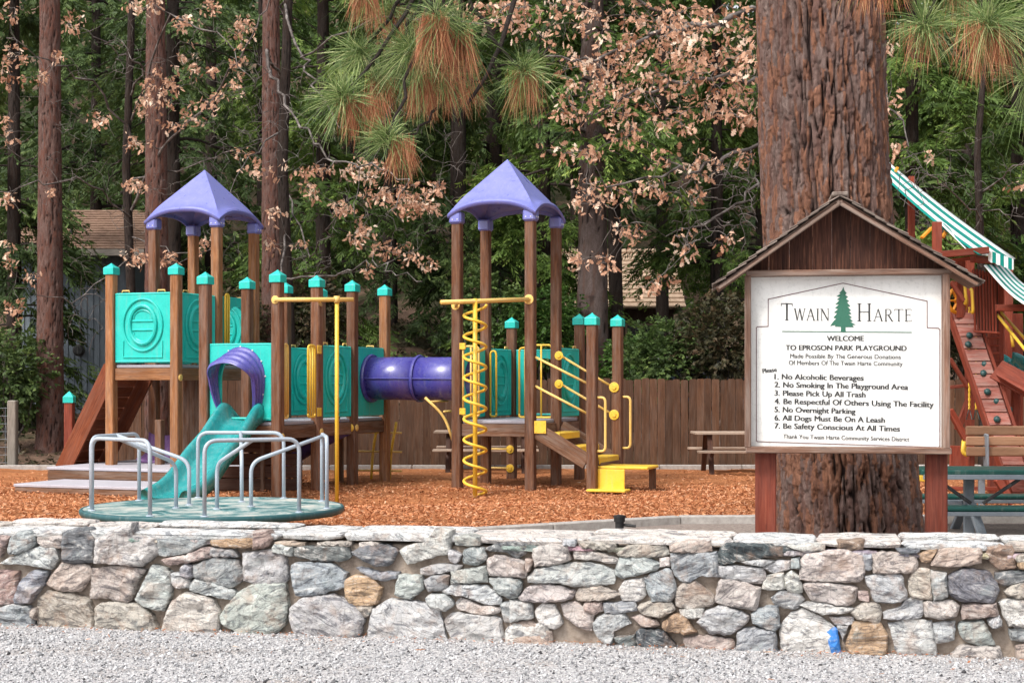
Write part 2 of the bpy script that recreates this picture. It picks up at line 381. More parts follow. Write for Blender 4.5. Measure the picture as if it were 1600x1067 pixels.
def vnoise(P, seed=0, oct=4):
    """cheap value noise on (n,3) points, result about 0..1"""
    out = np.zeros(len(P)); amp, tot = 1.0, 0.0; P = P.copy()
    for o in range(oct):
        I = np.floor(P).astype(np.int64); Fr = P - I; W = Fr * Fr * (3 - 2 * Fr); acc = 0
        for dx in (0, 1):
            for dy in (0, 1):
                for dz in (0, 1):
                    h = (I[:, 0] + dx) * 374761393 + (I[:, 1] + dy) * 668265263 + (I[:, 2] + dz) * 2147483647 + (seed + o) * 1274126177
                    h = (h ^ (h >> 13)) * 1274126177; h = h & 0xffffffff; h = (h ^ (h >> 16)) & 0xffff
                    w = (W[:, 0] if dx else 1 - W[:, 0]) * (W[:, 1] if dy else 1 - W[:, 1]) * (W[:, 2] if dz else 1 - W[:, 2])
                    acc = acc + w * (h / 65535.0)
        out += acc * amp; tot += amp; amp *= .5; P = P * 2.03 + 11.3
    return out / tot
def worley(U, V, seed, wrap=None):
    I, J = np.floor(U).astype(np.int64), np.floor(V).astype(np.int64); f1 = np.full(U.shape, 9.); f2 = f1.copy(); cid = np.zeros(U.shape)
    for di in (-1, 0, 1):
        for dj in (-1, 0, 1):
            a, b = I + di, J + dj; aw = a % wrap if wrap else a
            h = (aw * 73856093) ^ (b * 19349663) ^ (seed * 83492791); h = (h ^ (h >> 13)) * 1274126177 & 0xffffffff
            rx = (h & 0xffff) / 65535.; ry = ((h >> 11) & 0xffff) / 65535.; hc = ((h >> 7) & 0xff) / 255.
            d = np.hypot(a + .15 + .7 * rx - U, b + .15 + .7 * ry - V)
            upd = d < f1; f2 = np.where(upd, f1, np.minimum(f2, d)); cid = np.where(upd, hc, cid); f1 = np.where(upd, d, f1)
    return f1, f2, cid
def trunk(name, axis, mat, parent, nu, dz, plate=(.09, .32), depth=.03, seed=1, zlist=None):
    """axis: list of (z, x, y, radius). Displaced bark surface."""
    A = np.array(axis); z = np.arange(A[0, 0], A[-1, 0] + dz, dz)
    cx, cy, rad = (np.interp(z, A[:, 0], A[:, k]) for k in (1, 2, 3))
    th = np.linspace(0, 2 * math.pi, nu, endpoint=False); T, Z = np.meshgrid(th, z); rr = rad[:, None] + 0 * T
    ncell = max(6, int(round(2 * math.pi * rad.mean() / plate[0]))); P = np.stack([np.cos(T) * 3, np.sin(T) * 3, Z * 1.3], -1).reshape(-1, 3)
    w1 = vnoise(P * 1.5, seed).reshape(T.shape) - .5; w2 = vnoise(P * 1.5 + 50, seed).reshape(T.shape) - .5
    f1, f2, cid = worley(T / (2 * math.pi) * ncell + w1 * 1.2, Z / plate[1] + w2 * 3.4, seed, ncell)
    g1, g2, cid2 = worley(T / (2 * math.pi) * ncell * 2 + w2 * 1.6, Z / plate[1] * 1.9 + w1 * 3.0, seed + 5, ncell * 2)
    cyl = lambda a, b, o, sd, zz=0: vnoise(np.stack([np.cos(T) * rr * a + zz, np.sin(T) * rr * a, Z * b], -1).reshape(-1, 3), sd, o).reshape(T.shape)
    k_ = 1.35 / plate[0]; rg = np.abs(cyl(k_, .55 / plate[1] * 1.2, 2, seed + 21) - .5) * 2; rg2 = np.abs(cyl(k_ * 1.9, 1.6 / plate[1], 2, seed + 31, 7) - .5) * 2
    e = sm(rg / .11) * (.45 + .55 * sm((f2 - f1) / .10)); e2 = sm(rg2 / .10) * sm((g2 - g1) / .09)
    fl = cyl(28, 9, 3, seed + 9); st_ = np.floor(cyl(16, 5, 3, seed + 41) * 9) / 9
    hgt = e * (.74 + .22 * e2 + .3 * (cid - .5)) + .14 * (fl - .5) + .34 * (st_ - .45) + .22 * (cid2 - .5)
    rr = rr + depth * (hgt - .7) + .05 * rr * (vnoise(P * .35 + 9, seed + 3, 2).reshape(T.shape) - .5)
    V = np.stack([cx[:, None] + np.cos(T) * rr, cy[:, None] + np.sin(T) * rr, Z], -1).reshape(-1, 3)
    nz = len(z); i = np.arange(nz - 1)[:, None] * nu; k = np.arange(nu)[None, :]; k2 = (k + 1) % nu
    F = np.stack([i + k, i + k2, i + nu + k2, i + nu + k], -1).reshape(-1, 4)
    return npmesh(name, V, F, mat, parent, {'plate': np.clip(e * (.5 + .5 * e2), 0, 1), 'cell': np.clip(cid, 0, 1), 'flake': cid2}, smooth=nu < 200)
def limbs(segs, name, mat, parent, seg=5, kind='stuff'):
    """many tapered curved limbs in one mesh; segs: list of (points, radii)"""
    mb = MB()
    for pts, rs in segs: mb.tube(pts, rs, seg, caps=False)
    o = mb.build(name, mat, parent, smooth=True); o['kind'] = kind
    n = len(o.data.vertices)
    for an in ('plate', 'cell'):
        a = o.data.attributes.new(an, 'FLOAT', 'POINT'); a.data.foreach_set('value', np.random.default_rng(n).random(n).astype(np.float32) * .5 + .4)
    return o
# ================================================================== THE SETTING
def hill(x, y):
    x = np.asarray(x, float); y = np.asarray(y, float)
    up = np.clip(y - 31.5, 0, None)
    z = up * (.10 + .05 * sm((20 - x) / 40)) + .0022 * np.clip(up - 10, 0, None) ** 2
    z += 1.7 * sm((y - 32) / 6) * np.exp(-((x + 3.2) / 3.0) ** 2)            # the brown bank behind the fence
    P = np.stack([x / 3.1, y / 3.1, 0 * x], -1).reshape(-1, 3)
    z = z + (vnoise(P, 3).reshape(x.shape) - .5) * .9 * sm((y - 31.5) / 6)
    return z - .03 - .25 * (1 - sm((y - 28.3) / .6))
gx = np.concatenate([np.arange(-400, -60, 20), np.arange(-60, 60, .8), np.arange(60, 401, 20)])
gy = np.concatenate([np.arange(-300, 0, 25), np.arange(0, 28, 4), [28.2, 28.6, 28.95, 29.4], np.arange(30, 110, .8), np.arange(110, 420, 15)])
GX, GY = np.meshgrid(gx, gy); GZ = hill(GX, np.minimum(GY, 150)); nx, ny = len(gx), len(gy)
ii = (np.arange(ny - 1)[:, None] * nx + np.arange(nx - 1)[None, :])
F = np.stack([ii, ii + 1, ii + nx + 1, ii + nx], -1).reshape(-1, 4)
g = npmesh('ground', np.stack([GX, GY, GZ], -1).reshape(-1, 3), F, MAT['soil'], smooth=True); g['kind'] = 'structure'; g['label'] = 'dark forest soil rising behind the playground'
def sheet(name, pts, z, mat, label):
    me = bpy.data.meshes.new(name); me.from_pydata([(x, y, z) for x, y in pts], [], [list(range(len(pts)))]); me.materials.append(mat)
    o = bpy.data.objects.new(name, me); COL.objects.link(o); o['kind'] = 'structure'; o['label'] = label; return o
# wall plane: a point of the front face at lateral parameter
def wallY(a): return 9.807 / (1 + .1979 * a)
def wall_uv(px, py):
    a = (px - 800) / FPX; Y = wallY(a); X = a * Y; return (X + 3.5) / math.cos(math.atan(.1979)), CAMZ - (py - HOR) / FPX * Y
WANG = -math.atan(.1979); WM = Matrix.Translation((-3.5, 10.5, 0)) @ Matrix.Rotation(WANG, 4, 'Z')   # local x along wall, y = back
sheet('gravel_road', [(-60, -60), (60, -60), (60, wallY(0) - .1979 * 60 + .25), (-60, wallY(0) + .1979 * 60 + .25)], 0.0, MAT['gravelbed'], 'pale grey gravel in front of the stone wall')
# mulch bed with gentle relief
def mulch_z(x, y):
    P = np.stack([x * .9, y * .9, 0 * x], -1).reshape(-1, 3); z = .02 + (vnoise(P, 21, 4).reshape(x.shape) - .5) * .07
    z -= .10 * np.exp(-(((x + .7) / 2.2) ** 2 + ((y - 21.9) / .9) ** 2)) + .10 * np.exp(-(((x + 2.4) / 1.6) ** 2 + ((y - 21.6) / .9) ** 2))
    return z
gx = np.arange(-16, 16.1, .16); gy = np.arange(9.9, 28.9, .12); GX, GY = np.meshgrid(gx, gy); nx, ny = len(gx), len(gy)
P3 = np.stack([GX * 9, GY * 9, 0 * GX], -1).reshape(-1, 3)
GZ = mulch_z(GX, GY) + (vnoise(P3, 5, 3).reshape(GX.shape) - .5) * .035
keep = GY > (9.807 - .1979 * GX) + .42
ii = (np.arange(ny - 1)[:, None] * nx + np.arange(nx - 1)[None, :]); kq = keep[:-1, :-1]
F = np.stack([ii, ii + 1, ii + nx + 1, ii + nx], -1)[kq]
g = npmesh('mulch_bed', np.stack([GX, GY, GZ], -1).reshape(-1, 3), F, MAT['mulch'], smooth=True); g['kind'] = 'structure'; g['label'] = 'orange brown wood chip bed under the play equipment'
def in_dirt(x, y):    # dirt corner on the right
    return (y < 17.2 + 0 * x) & (x > .4) & ((x - .4) * .625 + 16.1 > y) | (x > 1.84) & (y < 17.15)
sheet('dirt_path', [(-1.2, 15.1), (.4, 16.1), (1.84, 17.05), (22, 17.2), (22, 6.2), (-1.2, 10.4)], .085, MAT['dirt'], 'dry soil strip between the stone wall and the kerb')
n = 140000; x = rng.uniform(-11, 11, n); y = 28.8 - (28.8 - 11.5) * np.sqrt(rng.random(n)); y = np.where(rng.random(n) < .5, rng.uniform(15, 24, n), y)
ok = (~in_dirt(x, y)) & (np.abs(x) < y * .36 + 1.5) & (y > 11); x, y = x[ok], y[ok]; n = len(x)
L = rng.uniform(.010, .034, n); W = rng.uniform(.003, .010, n); a = rng.uniform(0, 6.28, n); tl = rng.normal(0, .35, n); ro = rng.normal(0, .5, n)
d = np.stack([np.cos(a) * np.cos(tl), np.sin(a) * np.cos(tl), np.sin(tl)], -1); s_ = np.stack([-np.sin(a) * np.cos(ro), np.cos(a) * np.cos(ro), np.sin(ro)], -1)
c = np.stack([x, y, mulch_z(x, y) + rng.uniform(.008, .026, n)], -1)
V = np.stack([c - d * L[:, None] - s_ * W[:, None], c - d * L[:, None] + s_ * W[:, None], c + d * L[:, None] * .9 + s_ * W[:, None] * .6, c + d * L[:, None] - s_ * W[:, None]], 1).reshape(-1, 3)
F = np.arange(n * 4).reshape(n, 4)
o = npmesh('wood_chips', V, F, MAT['chips'], attrs={'tone': np.repeat(np.clip(rng.normal(.55, .19, n), 0, 1), 4)}, kind='stuff')
tag(o, 'loose orange brown wood chips over the play area', 'wood chips')
# gravel stones
def octas(x, y, z, r, squash, tone, seed):
    n = len(x); q = np.random.default_rng(seed); base = np.array([[1, 0, 0], [0, 1, 0], [-1, 0, 0], [0, -1, 0], [0, 0, 1], [0, 0, -1.]])
    a = q.uniform(0, 6.28, n); V = base[None] * (1 + q.uniform(-.35, .35, (n, 6, 1))) * r[:, None, None]; V[:, :, 2] *= squash
    ca, sa = np.cos(a)[:, None], np.sin(a)[:, None]; X = V[:, :, 0] * ca - V[:, :, 1] * sa; Yv = V[:, :, 0] * sa + V[:, :, 1] * ca
    tz = q.normal(0, .3, (n, 1)); V = np.stack([X, Yv, V[:, :, 2] + X * tz], -1) + np.stack([x, y, z], -1)[:, None]
    f = np.array([[0, 1, 4], [1, 2, 4], [2, 3, 4], [3, 0, 4], [1, 0, 5], [2, 1, 5], [3, 2, 5], [0, 3, 5]])
    F = (f[None] + 6 * np.arange(n)[:, None, None]).reshape(-1, 3); return V.reshape(-1, 3), F, np.repeat(tone, 6)
n = 46000; x = rng.uniform(-4.1, 4.1, n); y = rng.uniform(7.7, 10.8, n); ok = y < 9.80 - .1979 * x + .03; x, y = x[ok], y[ok]; n = len(x)
dist = 9.8 - .1979 * x - y
r = rng.gamma(2.6, .0017, n) + .0022; V, F, tn = octas(x, y, r * .25, r, .75, np.clip(rng.normal(.45, .24, n), 0, .93), 4)
bd = 9.8 - .1979 * np.repeat(x, 6) - np.repeat(y, 6); tn = np.where((bd < .16) & (rng.random(len(tn)) < .5), .97, tn)
o = npmesh('gravel', V, F, MAT['gravel'], attrs={'tone': tn}, kind='stuff'); tag(o, 'small grey gravel stones on the road edge', 'gravel')

n = 900; x = rng.uniform(-4.2, 4.2, n); y = 9.79 - .1979 * x - np.abs(rng.gamma(1.1, .09, n)); a = rng.uniform(0, 6.28, n); L = rng.uniform(.006, .022, n); W = rng.uniform(.002, .007, n)
d = np.stack([np.cos(a), np.sin(a), rng.normal(0, .2, n)], -1); s_ = np.stack([-np.sin(a), np.cos(a), rng.normal(0, .3, n)], -1); c = np.stack([x, y, rng.uniform(.012, .022, n)], -1)
V = np.stack([c - d * L[:, None], c + s_ * W[:, None], c + d * L[:, None], c - s_ * W[:, None]], 1).reshape(-1, 3)
o = npmesh('debris', V, np.arange(n * 4).reshape(n, 4), MAT['chips'], attrs={'tone': np.repeat(rng.uniform(0, .6, n), 4)}, kind='stuff'); tag(o, 'brown bark flakes and litter along the foot of the stone wall', 'litter')
# ---- kerbs
kb = thing('kerb', 'pale concrete kerb bounding the wood chip bed along the back fence', 'kerb', (0, 29, 0))
for i in range(18):
    MB().box((-13.5 + i * 1.55, 29.0 + (-.05 * i if i < 6 else -.3 + .02 * i) , .04), (1.54, .12, .11), .012).build('kerb_stone', MAT['kerb'], kb)
kb2 = thing('kerb', 'pale kerb of the dirt strip behind the stone wall, bending toward the sign', 'kerb', (1.84, 17.1, 0))
for a_, b_ in (((-1.2, 15.1), (.4, 16.1)), ((.41, 16.11), (1.83, 17.0)), ((1.85, 17.02), (4.2, 17.1)), ((4.21, 17.1), (6.8, 17.15)), ((6.81, 17.15), (9.6, 17.2))):
    MB().beam((*a_, .09), (*b_, .09), .13, .17, .012).build('kerb_stone', MAT['kerb'], kb2)

# ================================================================== STONE WALL
CK = dict(lg=(.62, .63, .63), g=(.43, .445, .46), dg=(.22, .23, .245), vd=(.10, .115, .115), pk=(.56, .45, .40), gr=(.57, .60, .575), tn=(.56, .50, .44),
          wh=(.72, .70, .67), wp=(.70, .63, .59), og=(.56, .38, .25), br=(.36, .26, .19), bl=(.43, .455, .48), rd=(.48, .34, .30))
ST = [
(0,'pk',"0,130 85,140 60,190 20,260 0,285"),(0,'g',"90,150 140,115 225,120 240,190 190,235 85,262 75,225"),(0,'tn',"250,152 395,150 392,215 300,218 250,190"),
(0,'lg',"15,312 130,262 230,222 350,218 375,290 340,352 250,330 120,320"),(0,'dg',"412,150 440,108 550,98 605,150 600,300 500,312 412,300"),
(0,'wh',"615,165 760,95 840,70 840,140 985,165 1000,250 900,330 760,320 610,310"),(0,'g',"990,165 1130,150 1330,165 1280,210 1180,255 1030,272 985,235"),
(0,'pk',"1030,288 1180,262 1300,215 1350,220 1330,280 1150,315 1060,322"),(0,'rd',"0,365 128,365 100,560 0,580"),(0,'bl',"110,510 165,410 230,360 310,370 290,440 200,560 115,565"),
(0,'pk',"305,440 400,312 520,318 585,350 575,420 510,490 370,480"),(0,'tn',"595,350 760,335 920,355 870,430 825,560 700,535 580,530"),
(0,'gr',"865,540 970,330 1080,370 1085,500 1040,610 940,590"),(0,'lg',"1088,380 1140,370 1200,425 1195,465 1120,465 1088,440"),(0,'g',"1145,345 1180,322 1220,340 1222,395 1190,410 1150,395"),
(0,'bl',"1228,325 1370,275 1500,300 1530,410 1450,468 1300,425 1230,400"),(0,'lg',"1205,440 1240,412 1400,455 1480,490 1465,540 1350,520 1200,480"),
(0,'tn',"250,545 310,490 450,505 560,535 590,610 590,690 250,688"),(0,'tn',"610,600 640,565 760,555 900,580 960,640 1000,712 620,690"),
(0,'wp',"1015,715 1080,560 1180,495 1330,530 1385,620 1370,715"),(0,'gr',"1390,640 1500,500 1610,445 1790,445 1805,600 1790,690 1690,738 1560,735 1400,690"),
(0,'g',"0,600 100,575 190,585 225,640 225,690 0,690"),(0,'tn',"215,600 245,595 245,665 215,640"),(0,'og',"1335,172 1600,165 1600,212 1420,215 1340,198"),
(0,'g',"1335,224 1470,232 1500,270 1400,268 1330,262"),
(1,'lg',"0,245 150,232 185,260 205,400 190,435 20,440 -65,420 -70,255"),(1,'dg',"245,225 330,210 570,210 600,270 560,298 380,295 250,265"),
(1,'dg',"605,245 700,200 830,205 895,240 850,320 760,335 640,280"),(1,'wh',"910,235 960,205 1070,180 1130,100 1230,110 1210,260 1150,265 960,318"),
(1,'lg',"1215,235 1290,262 1260,315 1225,300"),(1,'g',"1300,250 1350,215 1430,225 1445,290 1400,325 1310,318"),(1,'bl',"235,330 260,315 480,315 575,380 555,460 420,505 265,515 230,390"),
(1,'bl',"640,345 780,370 900,375 895,405 790,420 700,395"),(1,'lg',"1035,350 1180,320 1290,335 1270,360 1120,380 1040,380"),(1,'og',"555,425 620,390 720,400 790,470 760,570 600,575 570,520"),
(1,'gr',"905,390 1040,400 1055,470 980,532 880,505"),(1,'g',"1065,420 1130,390 1215,390 1200,470 1090,488"),(1,'gr',"1230,370 1440,335 1450,430 1230,438"),
(1,'wp',"1450,300 1500,262 1620,288 1695,310 1690,400 1600,395 1470,388"),(1,'gr',"1465,412 1600,405 1665,430 1650,520 1580,528 1510,490"),
(1,'lg',"1170,480 1260,445 1450,460 1530,520 1540,560 1480,575 1300,515 1190,505"),(1,'lg',"1070,535 1110,505 1200,510 1245,565 1190,608 1100,590"),
(1,'wp',"1255,565 1290,532 1400,575 1530,590 1520,620 1430,638 1270,600"),(1,'wh',"1185,680 1230,625 1400,640 1530,655 1560,790 1250,790"),
(1,'lg',"225,600 300,530 500,512 620,570 685,660 640,745 560,770 270,765 230,690"),(1,'lg',"700,760 740,600 850,540 1070,565 1150,600 1200,790 1000,785 800,780"),
(1,'g',"1535,572 1640,545 1660,600 1640,680 1560,680"),(1,'tn',"630,585 735,585 720,640 695,650"),(1,'rd',"0,118 80,118 110,160 95,205 0,230"),(1,'gr',"130,198 240,215 240,265 120,242"),
(1,'wh',"1570,730 1620,690 1720,700 1830,690 1840,800 1570,795"),(1,'dg',"1440,230 1500,195 1600,178 1690,195 1700,240 1640,282 1560,240"),(1,'gr',"1250,150 1400,150 1400,200 1260,195"),
(2,'wp',"140,225 250,195 350,210 368,290 290,318 150,330"),(2,'pk',"95,290 130,300 125,340 105,370"),(2,'lg',"320,170 400,175 400,205 330,200"),(2,'tn',"420,185 650,195 650,225 440,220"),
(2,'wp',"395,240 520,240 670,285 660,312 520,295 400,285"),(2,'tn',"665,230 800,195 960,215 985,255 900,275 670,268"),(2,'pk',"990,200 1060,180 1240,180 1250,235 1160,245 995,240"),
(2,'gr',"655,330 680,285 850,280 925,320 900,360 700,405 650,385"),(2,'wp',"928,285 985,285 985,330 930,332"),(2,'bl',"995,260 1280,252 1290,400 1190,390 1095,440 1020,390"),
(2,'vd',"1300,225 1350,192 1600,195 1780,235 1760,262 1600,275 1420,298 1300,320"),(2,'gr',"105,400 160,350 400,312 520,320 640,360 640,440 420,460 280,432 110,430"),
(2,'bl',"0,420 65,440 40,510 0,520"),(2,'wp',"45,520 120,460 240,442 400,490 380,535 280,555 60,545"),(2,'tn',"405,510 430,470 560,458 680,510 560,545 420,540"),
(2,'wh',"670,480 710,425 820,415 835,510 790,552 700,545"),(2,'bl',"832,405 960,350 1000,360 1030,470 1000,550 880,550"),(2,'tn',"1022,520 1060,450 1150,425 1270,530 1250,580 1100,598 1030,580"),
(2,'lg',"1290,335 1400,328 1570,350 1585,400 1560,438 1420,420 1300,400"),(2,'wp',"1280,480 1310,415 1450,435 1550,470 1530,605 1400,585 1280,555"),(2,'lg',"0,545 120,560 140,650 0,675"),
(2,'wh',"150,620 200,562 270,580 318,690 270,722 180,690"),(2,'wp',"315,570 400,558 510,640 500,730 420,715 330,640"),(2,'pk',"458,565 560,560 570,610 520,630 462,612"),
(2,'bl',"578,565 770,560 780,610 680,625 590,620"),(2,'tn',"790,590 840,558 1000,562 1020,600 940,650 830,635"),(2,'wh',"1055,602 1200,598 1190,650 1070,655"),
(2,'lg',"510,690 560,640 700,632 745,690 640,740 620,795 540,770"),(2,'pk',"752,652 800,637 900,670 920,700 820,715"),(2,'og',"940,690 1010,630 1080,650 1150,740 1080,755 960,730"),
(2,'lg',"1160,680 1220,612 1320,578 1480,640 1470,680 1370,755 1240,745"),(2,'pk',"0,690 120,680 250,740 250,820 40,825 0,800"),(2,'bl',"285,830 350,705 440,730 580,800 600,830"),
(2,'dg',"645,780 770,765 778,830 690,830"),(2,'vd',"785,745 830,722 960,740 1045,850 800,850"),(2,'pk',"1075,780 1200,768 1380,790 1400,850 1100,860"),
(2,'g',"1410,742 1500,715 1640,740 1660,870 1410,870"),(2,'bl',"1500,630 1570,592 1660,582 1672,700 1640,730 1510,690"),(2,'wh',"1565,470 1600,395 1695,378 1705,470 1600,480"),
(2,'lg',"1420,305 1540,288 1640,300 1570,328"),(2,'lg',"1575,342 1640,305 1740,305 1740,350 1640,372"),
(3,'wp',"205,300 230,262 460,228 590,270 605,370 570,425 400,430 200,410"),(3,'bl',"592,262 645,260 645,350 605,352"),(3,'tn',"652,257 720,247 920,265 930,350 900,370 660,375"),
(3,'og',"938,250 1055,225 1015,300 960,305"),(3,'pk',"1068,228 1200,218 1330,222 1325,310 1150,335 1020,325"),(3,'br',"1360,210 1520,215 1545,340 1440,350 1380,300"),
(3,'dg',"1420,375 1620,360 1620,430 1470,450 1420,430"),(3,'wh',"110,205 350,200 350,230 200,235"),(3,'br',"430,180 600,175 590,225 540,235 440,215"),(3,'dg',"800,230 950,232 920,248 830,245"),
(3,'bl',"148,290 195,285 195,345 150,338"),(3,'wh',"108,400 150,362 195,402 215,490 150,500 112,460"),(3,'wp',"222,450 300,433 450,442 555,470 545,540 490,575 270,540"),
(3,'lg',"610,400 720,385 830,390 865,530 780,562 670,550 640,480"),(3,'pk',"562,490 620,500 632,548 570,540"),(3,'tn',"875,430 920,352 1005,352 1025,540 900,530"),
(3,'lg',"1018,362 1110,380 1118,520 1035,542"),(3,'dg',"1122,400 1230,350 1380,370 1440,480 1400,555 1200,545 1127,500"),(3,'tn',"1475,490 1520,455 1620,430 1620,530 1530,528"),
(3,'g',"25,530 80,490 180,500 228,540 170,600 60,580"),(3,'wh',"200,572 290,558 420,580 540,597 440,625 340,628"),(3,'tn',"520,620 590,562 680,562 710,620 690,685 560,660"),
(3,'lg',"725,620 830,590 860,542 965,542 955,650 800,668 725,660"),(3,'wp',"975,560 1050,548 1150,550 1190,580 1170,640 1070,660 985,640"),
(3,'pk',"1210,572 1420,567 1425,640 1330,650 1215,655"),(3,'wh',"1440,560 1500,537 1620,540 1620,705 1500,700"),(3,'wh',"78,720 130,640 210,600 330,650 430,730 455,850 440,900 250,900 90,850"),
(3,'lg',"392,652 530,657 525,690 420,690"),(3,'g',"432,702 500,707 470,790"),(3,'og',"485,830 540,682 700,692 745,760 735,895 530,895"),(3,'lg',"757,692 900,668 1020,682 1055,890 1000,905 820,900"),
(3,'lg',"1035,692 1165,682 1160,790 1050,812"),(3,'gr',"1190,692 1340,672 1410,820 1300,825 1210,780"),(3,'wp',"1110,860 1200,832 1440,838 1455,885 1300,905 1130,895"),
(3,'lg',"1370,670 1440,645 1455,700 1400,715"),(3,'bl',"1510,730 1620,715 1620,800 1520,790"),(3,'pk',"1550,830 1620,812 1620,895 1560,885"),(3,'tn',"1550,270 1620,265 1620,300 1555,302"),(3,'og',"1560,310 1620,306 1620,350 1570,346")]
wall = thing('stone_wall', 'low mortared fieldstone wall with pale capping slabs in front of the playground', 'stone wall', WM.translation)
def stone_obj(poly, color, name='stone', depth=.06, seed=0):
    q = random.Random(seed); P = [Vector(p) for p in poly]; n = len(P)
    area = .5 * sum(P[i].x * P[(i + 1) % n].y - P[(i + 1) % n].x * P[i].y for i in range(n))
    if area < 0: P = P[::-1]; area = -area
    c = sum(P, Vector((0, 0))) / n; bd = []
    for i in range(n):                                   # resample with small irregularity
        a, b = P[i], P[(i + 1) % n]; k = max(2, int((b - a).length / .022))
        for j in range(k):
            t_ = j / k; p = a.lerp(b, t_); nr = Vector(((b - a).y, -(b - a).x)).normalized()
            bd.append(p + nr * (.003 * math.sin(t_ * math.pi) + q.uniform(-.005, .005)))
    m = len(bd); size = math.sqrt(area); pts = list(bd)
    def inset(f): return [c + (p - c) * f for p in bd]
    f1 = 1 - min(.14, .013 / size * 1.0 + .02); r1 = inset(f1)
    pts += r1
    inner = []; step = max(.016, size / 12)
    xs = [p.x for p in bd]; ys = [p.y for p in bd]; r2 = inset(f1 - .07); rp = [(p.x, p.y) for p in r2]
    def inside(x, y):
        r = False; j = m - 1
        for i in range(m):
            if (rp[i][1] > y) != (rp[j][1] > y) and x < (rp[j][0] - rp[i][0]) * (y - rp[i][1]) / (rp[j][1] - rp[i][1]) + rp[i][0]: r = not r
            j = i
        return r
    y = min(ys)
    while y < max(ys):
        x = min(xs)
        while x < max(xs):
            px_, py_ = x + q.uniform(-.4, .4) * step, y + q.uniform(-.4, .4) * step
            if inside(px_, py_): inner.append(Vector((px_, py_)))
            x += step
        y += step
    pts += inner
    res = mgeo.delaunay_2d_cdt(r1 + inner, [], [list(range(m))], 1, 1e-6)
    vo, fo = res[0], res[2]
    if len(vo) != len(r1) + len(inner): return None
    tx, ty = q.uniform(-.18, .18), q.uniform(-.22, .12)   # whole face tilts a little
    nz = vnoise(np.array([[v.x * 9 + seed, v.y * 15, seed * 1.7] for v in vo]), seed % 97, 4)
    vs = [(p.x, .07, p.y) for p in bd]                    # buried ring
    vs += [(p.x, -depth * .55, p.y) for p in bd]
    k0 = len(vs)
    for i, v in enumerate(vo):
        e = 0.0 if i < m else 1.0
        d = depth * (.82 + .18 * e) + (nz[i] - .5) * .085 * (.35 + .65 * e) + (v.x - c.x) * tx * .35 + (v.y - c.y) * ty * .35
        vs.append((v.x, -max(d, depth * .6), v.y))
    fs = []
    for i in range(m):
        j = (i + 1) % m; fs.append([i, j, m + j, m + i]); fs.append([m + i, m + j, k0 + j, k0 + i])
    fs += [[k0 + i for i in f] for f in fo]
    ox, oz = c.x, c.y; me = bpy.data.meshes.new(name)
    me.from_pydata([(x - ox, y_, z - oz) for x, y_, z in vs], [], fs); me.materials.append(MAT['stone'])
    import bmesh
    bm = bmesh.new(); bm.from_mesh(me); bmesh.ops.recalc_face_normals(bm, faces=bm.faces); bm.to_mesh(me); bm.free()
    o = bpy.data.objects.new(name, me); COL.objects.link(o); o.parent = wall
    o.location = WM.to_3x3() @ Vector((ox, 0, oz)); o.rotation_euler = (0, 0, WANG); o.color = (*color, 1)
    return o
def add_stone(pts, ck, seed):
    uv = [wall_uv(x, y) for x, y in pts]; q = random.Random(seed * 7 + 1)
    cu_ = sum(u for u, z in uv) / len(uv); cz_ = sum(z for u, z in uv) / len(uv); w_ = max(u for u, z in uv) - min(u for u, z in uv); h_ = max(z for u, z in uv) - min(z for u, z in uv)
    uv = [(cu_ + (u - cu_) * (1 + .011 / w_), cz_ + (z - cz_) * (1 + .011 / h_)) for u, z in uv]
    uv = [(u, max(z, -.03) if z > .035 else -.03) for u, z in uv]
    b = CK[ck]; k = q.uniform(.85, 1.12); col = tuple(min(.8, c_ * k + q.uniform(-.012, .012)) for c_ in b)
    return stone_obj(uv, col, depth=q.uniform(.045, .085), seed=seed)
sid = 0; blue = None
for zn, ck, s_ in ST:
    pts = [((float(a.split(',')[0]) + 1600 * zn) / 4, 800 + float(a.split(',')[1]) / 4) for a in s_.split()]
    sid += 1; o = add_stone(pts, ck, sid)
    if s_.startswith('78,720'): blue = o; o['label'] = 'large pale stone with a blue paint mark at its side'
    if max(p[0] for p in pts) < 350: add_stone([(-p[0] - 8, p[1] - .5) for p in pts], ck, sid + 500)
    if min(p[0] for p in pts) > 1250: add_stone([(3208 - p[0] + 4, p[1] + 3) for p in pts], ck, sid + 700)
# blue paint swipe follows the stone's own surface: second material on the faces at its right edge
blue.data.materials.append(MAT['blue'])
for p in blue.data.polygons:
    cx_, cz_ = p.center.x, p.center.z
    if ((cx_ - .150 - .12 * (cz_ + .05) * -1) / .038) ** 2 + ((cz_ + .055) / .115) ** 4 < 1: p.material_index = 1
# mortar core
def ridge(u): return .655 + .02 * u / 6.7
gu = np.arange(-1.5, 8.05, .05); gv = np.linspace(0, 1, 13); U, Vv = np.meshgrid(gu, gv)
Zm = -.1 + Vv * (.70 - .012 + .003 * U); Ym = .035 + (vnoise(np.stack([U * 7, Zm * 7, 0 * U], -1).reshape(-1, 3), 8).reshape(U.shape) - .5) * .05 - .022
nu = len(gu); nv = len(gv); ii = (np.arange(nv - 1)[:, None] * nu + np.arange(nu - 1)[None, :])
F1 = np.stack([ii, ii + 1, ii + nu + 1, ii + nu], -1).reshape(-1, 4); A1 = np.stack([U, Ym, Zm], -1).reshape(-1, 3); B1 = np.stack([U, .52 - Ym, Zm], -1).reshape(-1, 3)
top = (np.arange(nu - 1) + (nv - 1) * nu)[:, None]; F3 = np.concatenate([top, top + 1, top + 1 + nu * nv, top + nu * nv], 1)
V = np.concatenate([A1, B1]); V = V @ np.array(WM.to_3x3()).T + np.array(WM.translation)
npmesh('mortar_core', V, np.concatenate([F1, F1[:, ::-1] + nu * nv, F3]), MAT['mortar'], wall, smooth=True)
